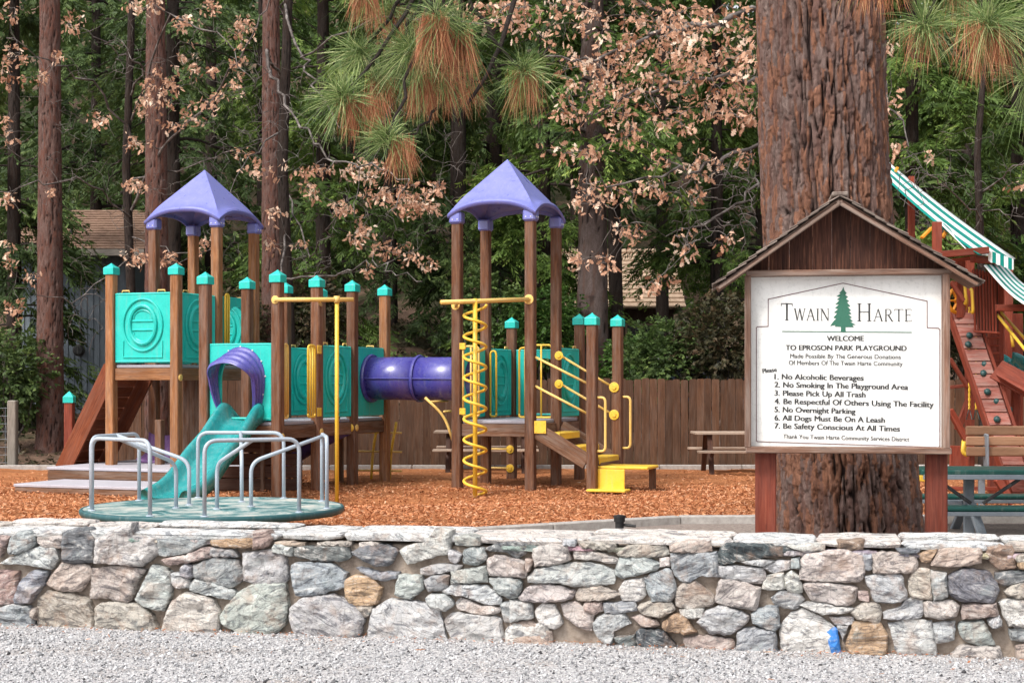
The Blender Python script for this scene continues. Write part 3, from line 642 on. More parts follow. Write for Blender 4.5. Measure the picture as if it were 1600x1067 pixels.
# capping slabs
u = -1.5; q = random.Random(5); capk = ['wh', 'wp', 'lg', 'wh', 'wp', 'tn', 'lg', 'wh']
while u < 7.7:
    w = q.uniform(.4, 1.05); split = q.random() < .45; rows = [(-.045, .56)] if not split else [(-.05, q.uniform(.2, .3)), (.3, .56)]
    for (y0, y1) in rows:
        n_ = 18; th = q.uniform(.028, .05); z0 = ridge(u) + q.uniform(-.008, .010) + (.012 if y0 > .1 else 0); pts = []
        ring = []
        for k in range(n_):
            a = 2 * math.pi * k / n_; cx_, sy_ = math.cos(a), math.sin(a); m_ = max(abs(cx_), abs(sy_)) ** .85
            ring.append((u + w / 2 + cx_ / m_ * (w / 2 + .004) * q.uniform(.96, 1.02), (y0 + y1) / 2 + sy_ / m_ * (y1 - y0) / 2 * q.uniform(.94, 1.03)))
        vs, fs = [], []
        for lev, (f_, z_) in enumerate(((.96, z0 - th), (1.0, z0 - th * .55), (1.0, z0 - .012), (.955, z0), (.6, z0), (.25, z0))):
            for (x_, y_) in ring:
                mx, my = u + w / 2, (y0 + y1) / 2
                vs.append((mx + (x_ - mx) * f_, my + (y_ - my) * f_ + q.uniform(-.004, .004), z_ + q.uniform(-.004, .004) + (q.uniform(-.006, .008) if lev > 3 else 0)))
        for lev in range(5):
            for k in range(n_): k2 = (k + 1) % n_; fs.append([lev * n_ + k, lev * n_ + k2, (lev + 1) * n_ + k2, (lev + 1) * n_ + k])
        fs.append([5 * n_ + k for k in range(n_)]); fs.append(list(range(n_))[::-1])
        cu = u + w / 2; me = bpy.data.meshes.new('cap_stone'); me.from_pydata([(a - cu, b, c - z0) for a, b, c in vs], [], fs); me.materials.append(MAT['stone'])
        o = bpy.data.objects.new('cap_stone', me); COL.objects.link(o); o.parent = wall; o.location = WM.to_3x3() @ Vector((cu, 0, z0)); o.rotation_euler = (0, 0, WANG)
        c_ = CK[q.choice(capk)]; o.color = (*[min(.8, x * 1.1 + .05) for x in c_], 1)
    u += w
# thin chips of stone wedged under the capping
u = -.1
while u < 6.9:
    w = q.uniform(.12, .34)
    if q.random() < .7:
        z1 = ridge(u) - q.uniform(.045, .055); h = q.uniform(.02, .035)
        o = stone_obj([(u, z1 - h), (u + w * .5, z1 - h * 1.15), (u + w, z1 - h * .9), (u + w, z1 - .003), (u + w * .4, z1), (u, z1 - .006)], tuple(x * q.uniform(.75, 1.1) for x in CK[q.choice(['wh', 'tn', 'pk', 'g', 'wp'])]), depth=q.uniform(.03, .06), seed=900 + int(u * 100))
    u += w + q.uniform(.01, .1)
# ================================================================== MERRY-GO-ROUND
MX, MY, MZ, MR = -3.146, 16.2, .34, 1.37
mg = thing('merry_go_round', 'round teal merry-go-round with pale grey tube handrails behind the stone wall', 'merry-go-round', (MX, MY, 0))
c0 = (MX, MY, 0)
MB().lathe([(MR - .03, MZ - .004), (MR - .02, MZ), (.01, MZ + .002)][::-1] + [(MR - .03, MZ - .006)], c0, 96).build('tread_deck', MAT['tread'], mg)
MB().lathe([(MR - .10, MZ - .075), (MR - .02, MZ - .07), (MR, MZ - .045), (MR, MZ - .012), (MR - .012, MZ + .002), (MR - .035, MZ + .003), (MR - .04, MZ - .008)], c0, 96).build('rim', MAT['treadrim'], mg, smooth=True)
MB().lathe([(.16, 0), (.16, .2), (.22, .24), (.22, .27)], c0, 24).build('spindle', MAT['steel'], mg)
for k in range(8):
    a = k * math.pi / 4; MB().beam((MX + .1 * math.cos(a), MY + .1 * math.sin(a), .235), (MX + 1.25 * math.cos(a), MY + 1.25 * math.sin(a), .255), .05, .05).build('spoke', MAT['steel'], mg)
def arc(p0, p1, p2, n=6):
    p0, p1, p2 = map(Vector, (p0, p1, p2)); return [p0 * (1 - t) ** 2 + p1 * 2 * t * (1 - t) + p2 * t * t for t in [i / n for i in range(n + 1)]]
def bent(pts, r=.12):
    pts = [Vector(p) for p in pts]; out = [pts[0]]
    for i in range(1, len(pts) - 1):
        a, b, c = pts[i - 1], pts[i], pts[i + 1]; ra = min(r, (b - a).length * .48); rc = min(r, (c - b).length * .48)
        out += arc(b + (a - b).normalized() * ra, b, b + (c - b).normalized() * rc)
    return out + [pts[-1]]
for a0, inr in ((10, .40), (86, .62), (164, .34), (229, .42), (300, .38)):
    A, B = [Vector((MX + 1.26 * math.cos(math.radians(a0 + s * 23)), MY + 1.26 * math.sin(math.radians(a0 + s * 23)), MZ)) for s in (-1, 1)]
    H = Vector((0, 0, .74)); rl = MB().tube(bent([A, A + H, B + H, B], .13), .021, 10)
    mid = (A + B) / 2 + H; ad = a0 - 14; I = Vector((MX + inr * math.cos(math.radians(ad)), MY + inr * math.sin(math.radians(ad)), MZ))
    o = rl.build('handrail', MAT['rail'], mg, smooth=True)
    MB().tube(bent([mid, I + Vector((0, 0, .47)), I], .12), .021, 10).build('brace', MAT['rail'], o, smooth=True)
    fl = MB()
    for p in (A, B, I): fl.lathe([(.042, .0), (.042, .008), (.024, .014)], p, 12)
    fl.build('foot_flange', MAT['rail'], o, smooth=True)

# ================================================================== PLAY STRUCTURE
E0 = Vector((-3.37, 22.1, 0)); e1 = Vector((.937, -.350, 0)); e2 = Vector((.350, .937, 0)); S = 1.2
def G(i, j, z=0.0): p = E0 + e1 * (S * i) + e2 * (S * j); return Vector((p.x, p.y, z))
PR = Matrix((e1, e2, Vector((0, 0, 1)))).transposed()
ps = thing('play_structure', 'large timber play structure with two purple roofs, teal panels and a purple crawl tube', 'play structure', G(0, 1))
PW = .148
def post(i, j, ztop, cap=True, m='post'):
    p = G(i, j); q_ = R.uniform(-.06, .06)
    o = MB(Matrix.Translation(p) @ Matrix.Rotation(math.atan2(e1.y, e1.x) + q_ * .4, 4, 'Z')).box((0, 0, ztop / 2 - .1), (PW, PW, ztop + .2), .014).build('post', MAT[m], ps)
    if cap:
        s = .088; z = ztop; M_ = Matrix.Translation(p) @ Matrix.Rotation(math.atan2(e1.y, e1.x), 4, 'Z')
        v = []
        for zz, h in ((z - .10, s), (z - .095, s + .004), (z + .004, s + .004), (z + .012, s), (z + .045, s * .5)):
            v += [(-h, -h, zz), (h, -h, zz), (h, h, zz), (-h, h, zz)]
        v.append((0, 0, z + .088)); f = [[3, 2, 1, 0]]
        for l in range(4):
            for k in range(4): k2 = (k + 1) % 4; f.append([l * 4 + k, l * 4 + k2, l * 4 + 4 + k2, l * 4 + 4 + k])
        f += [[16 + k, 16 + (k + 1) % 4, 20] for k in range(4)]
        MB(M_).add(v, f).build('post_cap', MAT['teal'], o)
    return o
U0 = -2.06
for i, j, m in ((-1, 0, 'post'), (0, 0, 'post'), (0, 1, 'post'), (-1, 1, 'post'), (0, 2, 'post'), (-1, 2, 'post'), (0, 3, 'post_light'), (-1, 3, 'post')): post(i, j, 3.18, True, m)
post(U0 - 1, 1, 3.46, True, 'post_light'); post(U0, 1, 3.43, True, 'post_light')
for i, j, m in ((U0 - 1, 2, 'post'), (U0, 2, 'post_light'), (U0 - 1, 3, 'post_light'), (U0, 3, 'post_light')): post(i, j, 4.38, False, m)
for i, j in ((1.5, 2), (2.5, 2), (1.5, 3), (2.5, 3)): post(i, j, 4.28, False, 'post')
post(1.5, 4, 2.66); post(2.5, 4, 2.70)
JP, KP = (2.5 + .98 / S, 2.0), (2.5 + 1.02 / S, 3.0)
post(*JP, 2.60); post(*KP, 2.62)
MB(Matrix.Translation((-7.55, 26.2, 0))).box((0, 0, .65), (PW, PW, 1.5), .012).build('post', MAT['red'], ps)
o = [c for c in ps.children if c.name.startswith('post')][-1]
h = .088; MB(Matrix.Translation((-7.55, 26.2, 0))).add([(-h, -h, 1.3), (h, -h, 1.3), (h, h, 1.3), (-h, h, 1.3), (-h, -h, 1.40), (h, -h, 1.40), (h, h, 1.40), (-h, h, 1.40), (0, 0, 1.5)],
    [[3, 2, 1, 0], [0, 1, 5, 4], [1, 2, 6, 5], [2, 3, 7, 6], [3, 0, 4, 7], [4, 5, 8], [5, 6, 8], [6, 7, 8], [7, 4, 8]]).build('post_cap', MAT['teal'], o)

def deck(i0, j0, i1, j1, z, name='deck', top='deck', rim='beam'):
    M_ = Matrix.Translation(G(i0, j0)) @ PR.to_4x4(); lx, ly = (i1 - i0) * S, (j1 - j0) * S
    MB(M_).box((lx / 2, ly / 2, z - .03), (lx - .16, ly - .16, .055), .01).box((lx / 2, ly / 2, z - .03), (lx - .01, ly - .17, .053), .01).box((lx / 2, ly / 2, z - .03), (lx - .17, ly - .01, .051), .01).build(name, MAT[top], ps)
    if rim:
        for a, b in (((PW / 2, 0), (lx - PW / 2, 0)), ((PW / 2, ly), (lx - PW / 2, ly)), ((0, PW / 2), (0, ly - PW / 2)), ((lx, PW / 2), (lx, ly - PW / 2))):
            MB(M_).beam((*a, z - .155), (*b, z - .155), .045, .19).build('rim_beam', MAT[rim], ps)
deck(-1, 0, 0, 1, 1.08); deck(-1, 1, 0, 2, 1.08); deck(-1, 2, 0, 3, 1.08)
deck(U0 - 1, 1, U0, 2, 1.93, rim='post_light'); deck(U0 - 1, 2, U0, 3, 1.93)
deck(1.5, 2, 2.5, 3, 1.07); deck(1.5, 3, 2.5, 4, 1.07)
# wide two-tier step platform
def tier(i0, j0, i1, j1, z0, z1):
    M_ = Matrix.Translation(G(i0, j0)) @ PR.to_4x4(); lx, ly = (i1 - i0) * S, (j1 - j0) * S
    o = MB(M_).box((lx / 2, ly / 2, z1 - .02), (lx, ly, .045), .008).build('step_platform', MAT['stepgrey'], ps)
    hh = (z1 - .045 - z0)
    nn = 2 if hh > .15 else 1
    for k in range(nn):
        zc = z0 + hh * (k + .5) / nn; MB(M_).box((lx / 2, .03, zc), (lx - .03, .04, hh / nn - .004), .006).build('riser_board', MAT['beam'], o)
        MB(M_).box((.03, ly / 2 + .03, zc), (.04, ly - .08, hh / nn - .004), .006).build('riser_board', MAT['beam'], o)
tier(-3.57, .3, -1.1, 2.7, 0.02, .33); tier(-3.28, -.72, -1.35, .28, -.05, .15)

# teal panels
def frame(a, b, z, out=1):
    """local x from a to b, y = outward normal (right-hand side of a->b when out=1), z up"""
    x = (b - a); L = x.length; x.normalize(); y = Vector((x.y, -x.x, 0)) * out
    return Matrix.Translation(Vector((a.x, a.y, z))) @ Matrix((x, y, Vector((0, 0, 1)))).transposed().to_4x4(), L
def ell(cx, cz, rx, rz, a0=0, a1=360, n=40, y=0):
    return [(cx + rx * math.cos(math.radians(a)), y, cz + rz * math.sin(math.radians(a))) for a in np.linspace(a0, a1, n)]
PH = 1.11
def panel(a, b, z, label=None):
    M_, L = frame(a, b, z); w = L - PW - .03; x0 = PW / 2 + .015; cx = L / 2; k = w / 1.02
    mb = MB(M_); mb.box((cx, 0, PH / 2), (w, .035, PH), .02)
    for s in (1, -1):
        for pts, r in ((ell(cx, .60, .36 * k, .41, y=.026 * s), .019), (ell(cx, .60, .24 * k, .30, y=.026 * s), .034)):
            mb.tube(pts[:-1], r, 8, closed=True)
        for zz, hw in ((.66, .20), (.52, .20)):
            mb.box((cx, .02 * s, zz), (hw * 2 * k, .034, .035), .012)
        mb.tube(ell(cx, .70, .17 * k, .13, 0, 180, 14, .02 * s), .014, 6); mb.tube(ell(cx, .48, .17 * k, .14, 180, 360, 14, .02 * s), .014, 6)
        bx = .36 * k; mb.tube([(cx - bx, .02 * s, .35), (cx - bx, .02 * s, .09), (cx + bx, .02 * s, .09), (cx + bx, .02 * s, .35)], .015, 6)
    mb.tube([(x0 + .01, 0, .02), (x0 + .01, 0, PH - .02), (x0 + w - .01, 0, PH - .02), (x0 + w - .01, 0, .02)], .026, 8, closed=True)
    o = mb.build('panel', MAT['teal'], ps)
    for xx in (x0 + .13 * k + .05, x0 + w - .13 * k - .05):
        cl = MB(M_); cl.tube([(xx - .07, 0, PH), (xx - .06, 0, PH + .035), (xx + .06, 0, PH + .035), (xx + .07, 0, PH)], .012, 6)
        cl.build('clamp', MAT['yellowp'], o, smooth=True)
    return o
def hole_panel(a, b, z, kind='arch', rx=.34, cz=.62, rz=.34):
    M_, L = frame(a, b, z); w = L - PW - .03; cx = L / 2; n = 48; vs, fs = [], []
    for y in (.02, -.02):
        for rg in range(2):
            for k in range(n):
                an = 2 * math.pi * (k + .5) / n; c_, s_ = math.cos(an), math.sin(an)
                if rg == 0:
                    if kind == 'arch': hx, hz = (rx * c_, (rz * s_ if s_ > 0 else s_ * (cz - .0))); hx = rx * (c_ if s_ > 0 else math.copysign(min(1, abs(c_) * 3), c_))
                    else: hx, hz = rx * c_, rz * s_
                    vs.append((cx + hx, y, max(.0, cz + hz)))
                else:
                    m_ = max(abs(c_) / (w / 2), (abs(s_) / (PH - cz)) if s_ > 0 else abs(s_) / cz); vs.append((cx + c_ / m_, y, cz + s_ / m_))
    def I(f, r, k): return f * 2 * n + r * n + k % n
    for k in range(n):
        fs += [[I(0, 0, k), I(0, 0, k + 1), I(0, 1, k + 1), I(0, 1, k)], [I(1, 0, k), I(1, 1, k), I(1, 1, k + 1), I(1, 0, k + 1)],
               [I(0, 0, k), I(1, 0, k), I(1, 0, k + 1), I(0, 0, k + 1)], [I(0, 1, k), I(0, 1, k + 1), I(1, 1, k + 1), I(1, 1, k)]]
    mb = MB(M_).add(vs, fs); x0 = PW / 2 + .015
    mb.tube([(x0 + .01, 0, .02), (x0 + .01, 0, PH - .02), (x0 + w - .01, 0, PH - .02), (x0 + w - .01, 0, .02)], .026, 8, closed=True)
    return mb.build('entry_panel', MAT['teal'], ps), M_, L
panel(G(U0 - 1, 1), G(U0, 1), 1.955); panel(G(U0, 1), G(U0, 2), 1.955)
panel(G(U0 - 1, 3), G(U0 - 1, 2), 1.955); hole_panel(G(U0, 2), G(U0, 3), 1.955, 'arch')
panel(G(U0, 3), G(U0 - 1, 3), 1.955)
panel(G(0, 1), G(0, 2), 1.105); panel(G(-1, 2), G(-1, 1), 1.105); panel(G(-1, 3), G(-1, 2), 1.105); panel(G(0, 3), G(-1, 3), 1.105)
hole_panel(G(0, 2), G(0, 3), 1.105, 'hole', .35, .60, .35); hole_panel(G(1.5, 3), G(1.5, 2), 1.09, 'hole', .35, .60, .35)
panel(G(2.5, 3), G(2.5, 4), 1.09); hole_panel(G(2.5, 4), G(1.5, 4), 1.09, 'arch'); panel(G(1.5, 4), G(1.5, 3), 1.09)
ep, EM, EL = hole_panel(G(-1, 0), G(0, 0), 1.105, 'arch', .33, .58, .40)
# hood over the slide entrance: ribbed purple arch, deepest at the top
n1, n2 = 40, 29; vs, fs = [], []
for k in range(n1 + 1):
    a = math.radians(-40 + 260 * k / n1); up = math.sin(a); side = math.cos(a)
    dpt = .06 + .36 * max(0, min(1, (up + .75) / 1.5)) ** .9
    for t_ in range(n2):
        f_ = t_ / (n2 - 1); rib = .02 * math.cos(f_ * 2 * math.pi * 3.5)
        rx_ = .385 - .02 * f_ + rib; rz_ = .44 - .20 * f_ + rib
        zz = .60 + rz_ * up if up > 0 else .60 + up * .78
        vs.append((EL / 2 + rx_ * (side if up > -.1 else math.copysign(max(.72, abs(side)), side)) - .03 * f_, .02 + dpt * f_, zz))
for k in range(n1):
    for t_ in range(n2 - 1): fs.append([k * n2 + t_, (k + 1) * n2 + t_, (k + 1) * n2 + t_ + 1, k * n2 + t_ + 1])
hood = MB(EM).add(vs, fs).build('slide_hood', MAT['hood'], ps, smooth=True)
so = hood.modifiers.new('thick', 'SOLIDIFY'); so.thickness = .012
bm_ = MB(EM)
for k in range(9):
    a = math.radians(-25 + 230 * k / 8); bm_.lathe([(.014, 0), (.012, .012)], (EL / 2 + .41 * math.cos(a), .02, .60 + .46 * math.sin(a) * (1 if math.sin(a) > 0 else 1.2)), 8, (0, 1, 0))
bm_.build('bolt', MAT['bolt'], ep)
# teal slide
prof = [(-.27, -.03), (-.285, .12), (-.275, .20), (-.245, .235), (-.21, .225), (-.185, .16), (-.165, .05), (-.13, .012), (0, 0)]
prof = prof + [(-x, z) for x, z in prof[::-1][1:]] + [(.13, -.05), (0, -.055), (-.13, -.05)]
path = [(-.28, 1.10, .3), (-.1, 1.105, .9), (.05, 1.10, 1.15), (.2, 1.04, 1.15), (.38, .91, 1.05), (.56, .77, 1), (.72, .67, 1), (.88, .59, .95), (1.04, .49, .95), (1.22, .35, .95), (1.42, .22, .9), (1.62, .14, .8), (1.85, .11, .65), (2.05, .10, .5)]
pd = np.array(path); tt = np.linspace(0, len(path) - 1, 60); D_, Z_, K_ = (np.interp(tt, np.arange(len(path)), pd[:, c_]) for c_ in range(3))
ker = np.ones(5) / 5
for arr in (D_, Z_, K_): arr[2:-2] = np.convolve(arr, ker, 'valid')
vs, fs = [], []; m = len(prof); MC = Matrix.Translation(Vector((0, 0, 0)))
base = G(-.47, 0)
for i in range(60):
    for (x_, z_) in prof:
        p = base + e1 * (x_ * (1.22 + .16 * (i / 59))) - e2 * (D_[i] + .0) ; vs.append((p.x, p.y, Z_[i] + (z_ * K_[i] if z_ > .03 else z_)))
for i in range(59):
    for k in range(m): k2 = (k + 1) % m; fs.append([i * m + k, i * m + k2, (i + 1) * m + k2, (i + 1) * m + k])
fs.append(list(range(m))); fs.append([59 * m + k for k in range(m)][::-1])
MB().add(vs, fs).build('slide', MAT['slide'], ps, smooth=True)
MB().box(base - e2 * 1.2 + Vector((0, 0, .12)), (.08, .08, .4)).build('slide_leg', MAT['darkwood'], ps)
# purple roofs
def roof(i0, j0, zc, A, zap):
    ctr = (G(i0, j0) + G(i0 + 1, j0 + 1)) / 2; M_ = Matrix.Translation(Vector((ctr.x, ctr.y, 0))) @ PR.to_4x4(); hw = S / 2 + .10; vs, fs = [], []; nt, ns = 24, 14
    for side in range(4):
        k0 = len(vs); ca, sa = [(1, 0), (0, 1), (-1, 0), (0, -1)][side]
        for s_i in range(ns + 3):
            s_ = min(1, s_i / ns)
            for t_i in range(nt + 1):
                t_ = 2 * t_i / nt - 1; ze = zc + A * (1 - abs(t_) ** 2.6)
                flare = 0 if s_i <= ns else (.022 if s_i == ns + 1 else .018); dz = 0 if s_i <= ns else (-.03 if s_i == ns + 1 else -.085)
                blend = max(0, (s_ - .72) / .28) ** 2
                z_lin = zap + (zc + .06 - zap) * s_; z_ = z_lin * (1 - blend) + (ze + (zap - zc) * (1 - s_) * .8) * blend
                x_, y_ = hw * s_ * t_ * (1 + flare / hw * abs(t_)), -(hw * s_ + flare)
                vs.append((x_ * ca - y_ * sa, x_ * sa + y_ * ca, z_ + dz))
        for s_i in range(ns + 2):
            for t_i in range(nt):
                a = k0 + s_i * (nt + 1) + t_i; fs.append([a, a + nt + 1, a + nt + 2, a + 1])
    o = MB(M_).add(vs, fs).build('roof', MAT['purple'], ps, smooth=True)
    import bmesh
    bm = bmesh.new(); bm.from_mesh(o.data); bmesh.ops.remove_doubles(bm, verts=bm.verts, dist=.002); bmesh.ops.recalc_face_normals(bm, faces=bm.faces)
    for e in bm.edges:
        if len(e.link_faces) == 2 and e.calc_face_angle(0) > .45: e.smooth = False
    bm.to_mesh(o.data); bm.free(); s = o.modifiers.new('thick', 'SOLIDIFY'); s.thickness = .02; s.offset = -1
    for (a, b) in ((-1, -1), (1, -1), (1, 1), (-1, 1)):
        f = MB(M_).box((a * (S / 2 + .005), b * (S / 2 + .005), zc - .07), (.205, .205, .19), .03).build('roof_foot', MAT['purple'], o)
        bo = MB(M_)
        for dx in (-.04, .04):
            bo.lathe([(.013, 0), (.010, .010)], (a * (S / 2) + dx, -S / 2 - .103 if b < 0 else S / 2 + .103, zc - .10), 8, (0, -1 if b < 0 else 1, 0))
            bo.lathe([(.013, 0), (.010, .010)], (S / 2 + .108 if a > 0 else -S / 2 - .108, b * S / 2 + dx, zc - .10), 8, (1 if a > 0 else -1, 0, 0))
        bo.build('bolt', MAT['bolt'], o)
roof(U0 - 1, 2, 4.35, .19, 5.24); roof(1.5, 2, 4.25, .19, 5.14)
# crawl tube
a, b = G(.0, 2.5, 1.71), G(1.5, 2.5, 1.70); ax = (b - a).normalized(); L = (b - a).length
def tubeprof(t0, t1, r, th=.0):
    return [(r, t0), (r, t1)]
tb = MB(); tb.tube([a + ax * t_ for t_ in (.02, L * .26, L * .5 - .02)], .345, 40, caps=False); tb.tube([a + ax * t_ for t_ in (L * .5 + .02, L * .75, L - .02)], .345, 40, caps=False)
o = tb.build('crawl_tube', MAT['hood'], ps, smooth=True); s = o.modifiers.new('thick', 'SOLIDIFY'); s.thickness = .02
def ring(t_, r, w, nm='tube_flange', mt='hood'):
    q_ = ax.to_track_quat('Z', 'Y').to_matrix().to_4x4(); mb = MB(Matrix.Translation(a + ax * t_) @ q_)
    n = 48; v, f = [], []
    for (rr_, zz) in ((.33, -w), (r, -w), (r + .008, 0), (r, w), (.33, w)):
        for k in range(n): an = 2 * math.pi * k / n; v.append((rr_ * math.cos(an), rr_ * math.sin(an), zz))
    for l in range(5):
        l2 = (l + 1) % 5
        for k in range(n): k2 = (k + 1) % n; f.append([l * n + k, l * n + k2, l2 * n + k2, l2 * n + k])
    mb.add(v, f).build(nm, MAT[mt], o, smooth=False)
ring(.05, .385, .03); ring(L * .5, .375, .022); ring(L - .05, .385, .03)
sd = Vector((ax.y, -ax.x, 0)); mb = MB()
for s_ in (1, -1): mb.beam(a + sd * .35 * s_ + ax * .05, b + sd * .35 * s_ - ax * .05, .03, .018)
mb.build('seam', MAT['hood'], o)
# yellow gates and rails
def loop(p, w, z0, z1, dirv, bars=0, mt='yellowp', r=.017):
    d = Vector(dirv).normalized(); p = Vector(p); A, B = p, p + d * w; mb = MB(); h = .06
    pts = bent([Vector((A.x, A.y, z0)), Vector((A.x, A.y, z1)), Vector((B.x, B.y, z1)), Vector((B.x, B.y, z0)), ], .07)
    lo = bent([Vector((B.x, B.y, z0 + .001)), Vector((B.x, B.y, z0 - .05)), Vector((A.x, A.y, z0 - .05)), Vector((A.x, A.y, z0 + .001))], .05)
    mb.tube(pts, r, 8); mb.tube(lo, r, 8)
    for k in range(bars):
        q_ = A + d * (w * (k + 1) / (bars + 1)); mb.tube([(q_.x, q_.y, z0 - .04), (q_.x, q_.y, z1)], r * .85, 8)
    return mb.build('grab_loop', MAT[mt], ps, smooth=True)
def plate(p, s=.14, n=(-.35, -.94, 0), mt='yellow'):
    n = Vector(n).normalized(); x = Vector((-n.y, n.x, 0)); M_ = Matrix.Translation(p) @ Matrix((x, n, Vector((0, 0, 1)))).transposed().to_4x4()
    mb = MB(M_).box((0, 0, 0), (s, .012, s), .004)
    for a_ in (-1, 1):
        for b_ in (-1, 1): mb.lathe([(.012, 0), (.009, .008)], (a_ * s * .33, .006, b_ * s * .33), 6, (0, 1, 0))
    return mb.build('bracket_plate', MAT[mt], ps)
o_ = e1 * .03
loop(G(0, .10) + o_, .12, 1.18, 2.20, e2, 1); loop(G(0, .72) + o_, .22, 1.18, 2.20, e2, 2, 'yellow')
plate(G(0, .93, 2.14) + e1 * .085, .13, e1); plate(G(0, .93, 1.20) + e1 * .085, .13, e1)
loop(G(-1, 1.28) + e1 * .08, .22, 1.2, 2.2, e2, 1, 'yellow'); loop(G(U0, 2.08) + e1 * .1, .12, 2.05, 3.1, e2, 1, 'yellow')
loop(G(1.5, 2) + e1 * .12 - e2 * .06, .26, 1.18, 2.20, e1, 1, 'yellowp'); plate(G(1.5, 2, 2.2) + e1 * .12 - e2 * .085, .10)
plate(G(1.5, 2, 1.2) + e1 * .12 - e2 * .085, .10)
loop(G(1.5, 3) + e1 * .10 - e2 * .05, .10, 1.15, 2.15, e1, 0, 'yellow')
loop(G(1.98, 3), .20, 1.14, 2.2, e1, 1, 'yellow'); loop(G(2.15, 3) - e2 * .03, .36, 1.14, 2.24, e1, 1, 'yellow')
def flange(p, n, r=.05, mt='yellowp', parent=None):
    return MB().lathe([(r, 0), (r, .008), (r * .92, .011), (r * .5, .012), (r * .42, .03)], p, 20, n).build('flange', MAT[mt], parent or ps)
# fire pole
pz = 2.83; PA = G(0, 0, pz) - e2 * .10; PB = at(552, 468, 22.35); bar = MB().tube([PA, PA.lerp(PB, .5), PB], .032, 12).build('top_bar', MAT['yellowp'], ps, smooth=True)
pp = PA.lerp(PB, .79); MB().tube([pp, Vector((pp.x, pp.y, -.1))], .030, 12).build('fire_pole', MAT['yellow'], ps, smooth=True)
flange(G(0, 0, pz) - e2 * .074 + Vector((0, 0, .0)), -e2, .06, 'yellowp', bar); g_ = G(0, 1, pz - .02) + e1 * .07; pq = PA.lerp(PB, .55); MB().tube([g_, pq], .022, 10).build('bar_stub', MAT['yellowp'], bar, smooth=True)
MB().lathe([(.045, -.05), (.045, .05)], pp, 14).build('collar', MAT['yellowp'], bar, smooth=True)
# coil climber
fr = G(2.5, 2, 2.90) - e2 * .09; fl_ = at(689, 472.5, 22.3); bar2 = MB().tube([fr, fr.lerp(fl_, .5), fl_], .034, 12).build('top_bar', MAT['yellowp'], ps, smooth=True)
flange(G(2.5, 2, 2.90) - e2 * .074, -e2, .075, 'yellowp', bar2); pc = fr.lerp(fl_, .62); g_ = G(1.5, 2, 2.83) - e2 * .07; MB().tube([g_, fr.lerp(fl_, .8)], .024, 10).build('bar_stub', MAT['yellowp'], bar2, smooth=True)
flange(g_, -e2, .07, 'yellowp', bar2)
pole = MB().tube([Vector((pc.x, pc.y, 2.88)), Vector((pc.x, pc.y, -.15))], .034, 12).build('coil_pole', MAT['yellow'], ps, smooth=True)
hp = [(pc.x + .165 * math.cos(t_), pc.y - .02 + .165 * math.sin(t_), 2.78 - 2.86 * t_ / (9.4 * 2 * math.pi)) for t_ in np.linspace(0, 9.4 * 2 * math.pi, 260)]
MB().tube(hp, .022, 8).build('coil', MAT['yellow'], pole, smooth=True)
# stairs of the right-hand tower
a = G(2.5, 2); b = G(JP[0], 2)
def stringer(j, off):
    p = G(2.5, j) + e1 * .08 + e2 * off; q_ = G(JP[0], j) - e1 * .08 + e2 * off
    MB().beam((p.x, p.y, .93), (q_.x, q_.y, .46), .05, .24).build('stringer', MAT['beam'], ps)
stringer(2, 0); stringer(3, 0)
def tread(i, z, d=.27, w=1.0):
    c_ = (G(i, 2) + G(i, 3)) / 2; M_ = Matrix.Translation(c_) @ PR.to_4x4(); MB(M_).box((0, 0, z), (d, w, .045), .012).box((d / 2 - .01, 0, z - .04), (.02, w, .08), .006).build('tread', MAT['yellow'], ps)
tread(2.5 + .30 / S, .86, .26); tread(2.5 + .62 / S, .66, .26); tread(2.5 + .93 / S, .50, .28)
M_ = Matrix.Translation(G(JP[0], 2)) @ PR.to_4x4()
MB(M_).box((.08, .62, .33), (.05, 1.0, .22), .006).build('riser_board', MAT['beam'], ps)
o = MB(M_).box((.45, .38, .375), (.78, .62, .045), .012).build('low_step', MAT['yellow'], ps)
MB(M_).box((.28, .05, .20), (.42, .03, .31), .008).build('step_front', MAT['yellow'], o); MB(M_).box((.27, -.06, .045), (.60, .30, .04), .01).build('bottom_tread', MAT['yellow'], o)
MB(M_).box((.78, .55, .15), (.09, .09, .4), .006).build('step_leg', MAT['beam'], o)
for zz in (1.04, .98): pass
plate(G(2.5, 2, .97) + e1 * .17 - e2 * .045, .19)
for j, zs in ((2, ((2.03, 1.63), (1.59, 1.18))), (3, ((2.07, 1.57), (1.62, 1.14)))):
    for z0, z1 in zs:
        p = G(2.5, j, z0) + e1 * .075; q_ = G(JP[0] if j == 2 else KP[0], j, z1) - e1 * .075; o = MB().tube([p, q_], .019, 10).build('stair_rail', MAT['yellowp'], ps, smooth=True)
        if j == 3: flange(p - e1 * .0 - e2 * .08, -e2, .07, 'yellow', o); flange(q_ - e2 * .08 + e1 * .04, -e2, .08, 'yellow', o)
        if j == 3: MB().tube([p - e2 * .06, p], .02, 8).build('rail_stub', MAT['yellowp'], o)
for (i_, j_) in (JP, KP):
    p = G(i_, j_) + e1 * .075; MB().tube(bent([p + Vector((0, 0, 1.42)), p + e1 * .13 + Vector((0, 0, 1.42)), p + e1 * .13 + Vector((0, 0, .62)), p + Vector((0, 0, .62))], .08), .02, 10).build('handle', MAT['yellowp'], ps, smooth=True)
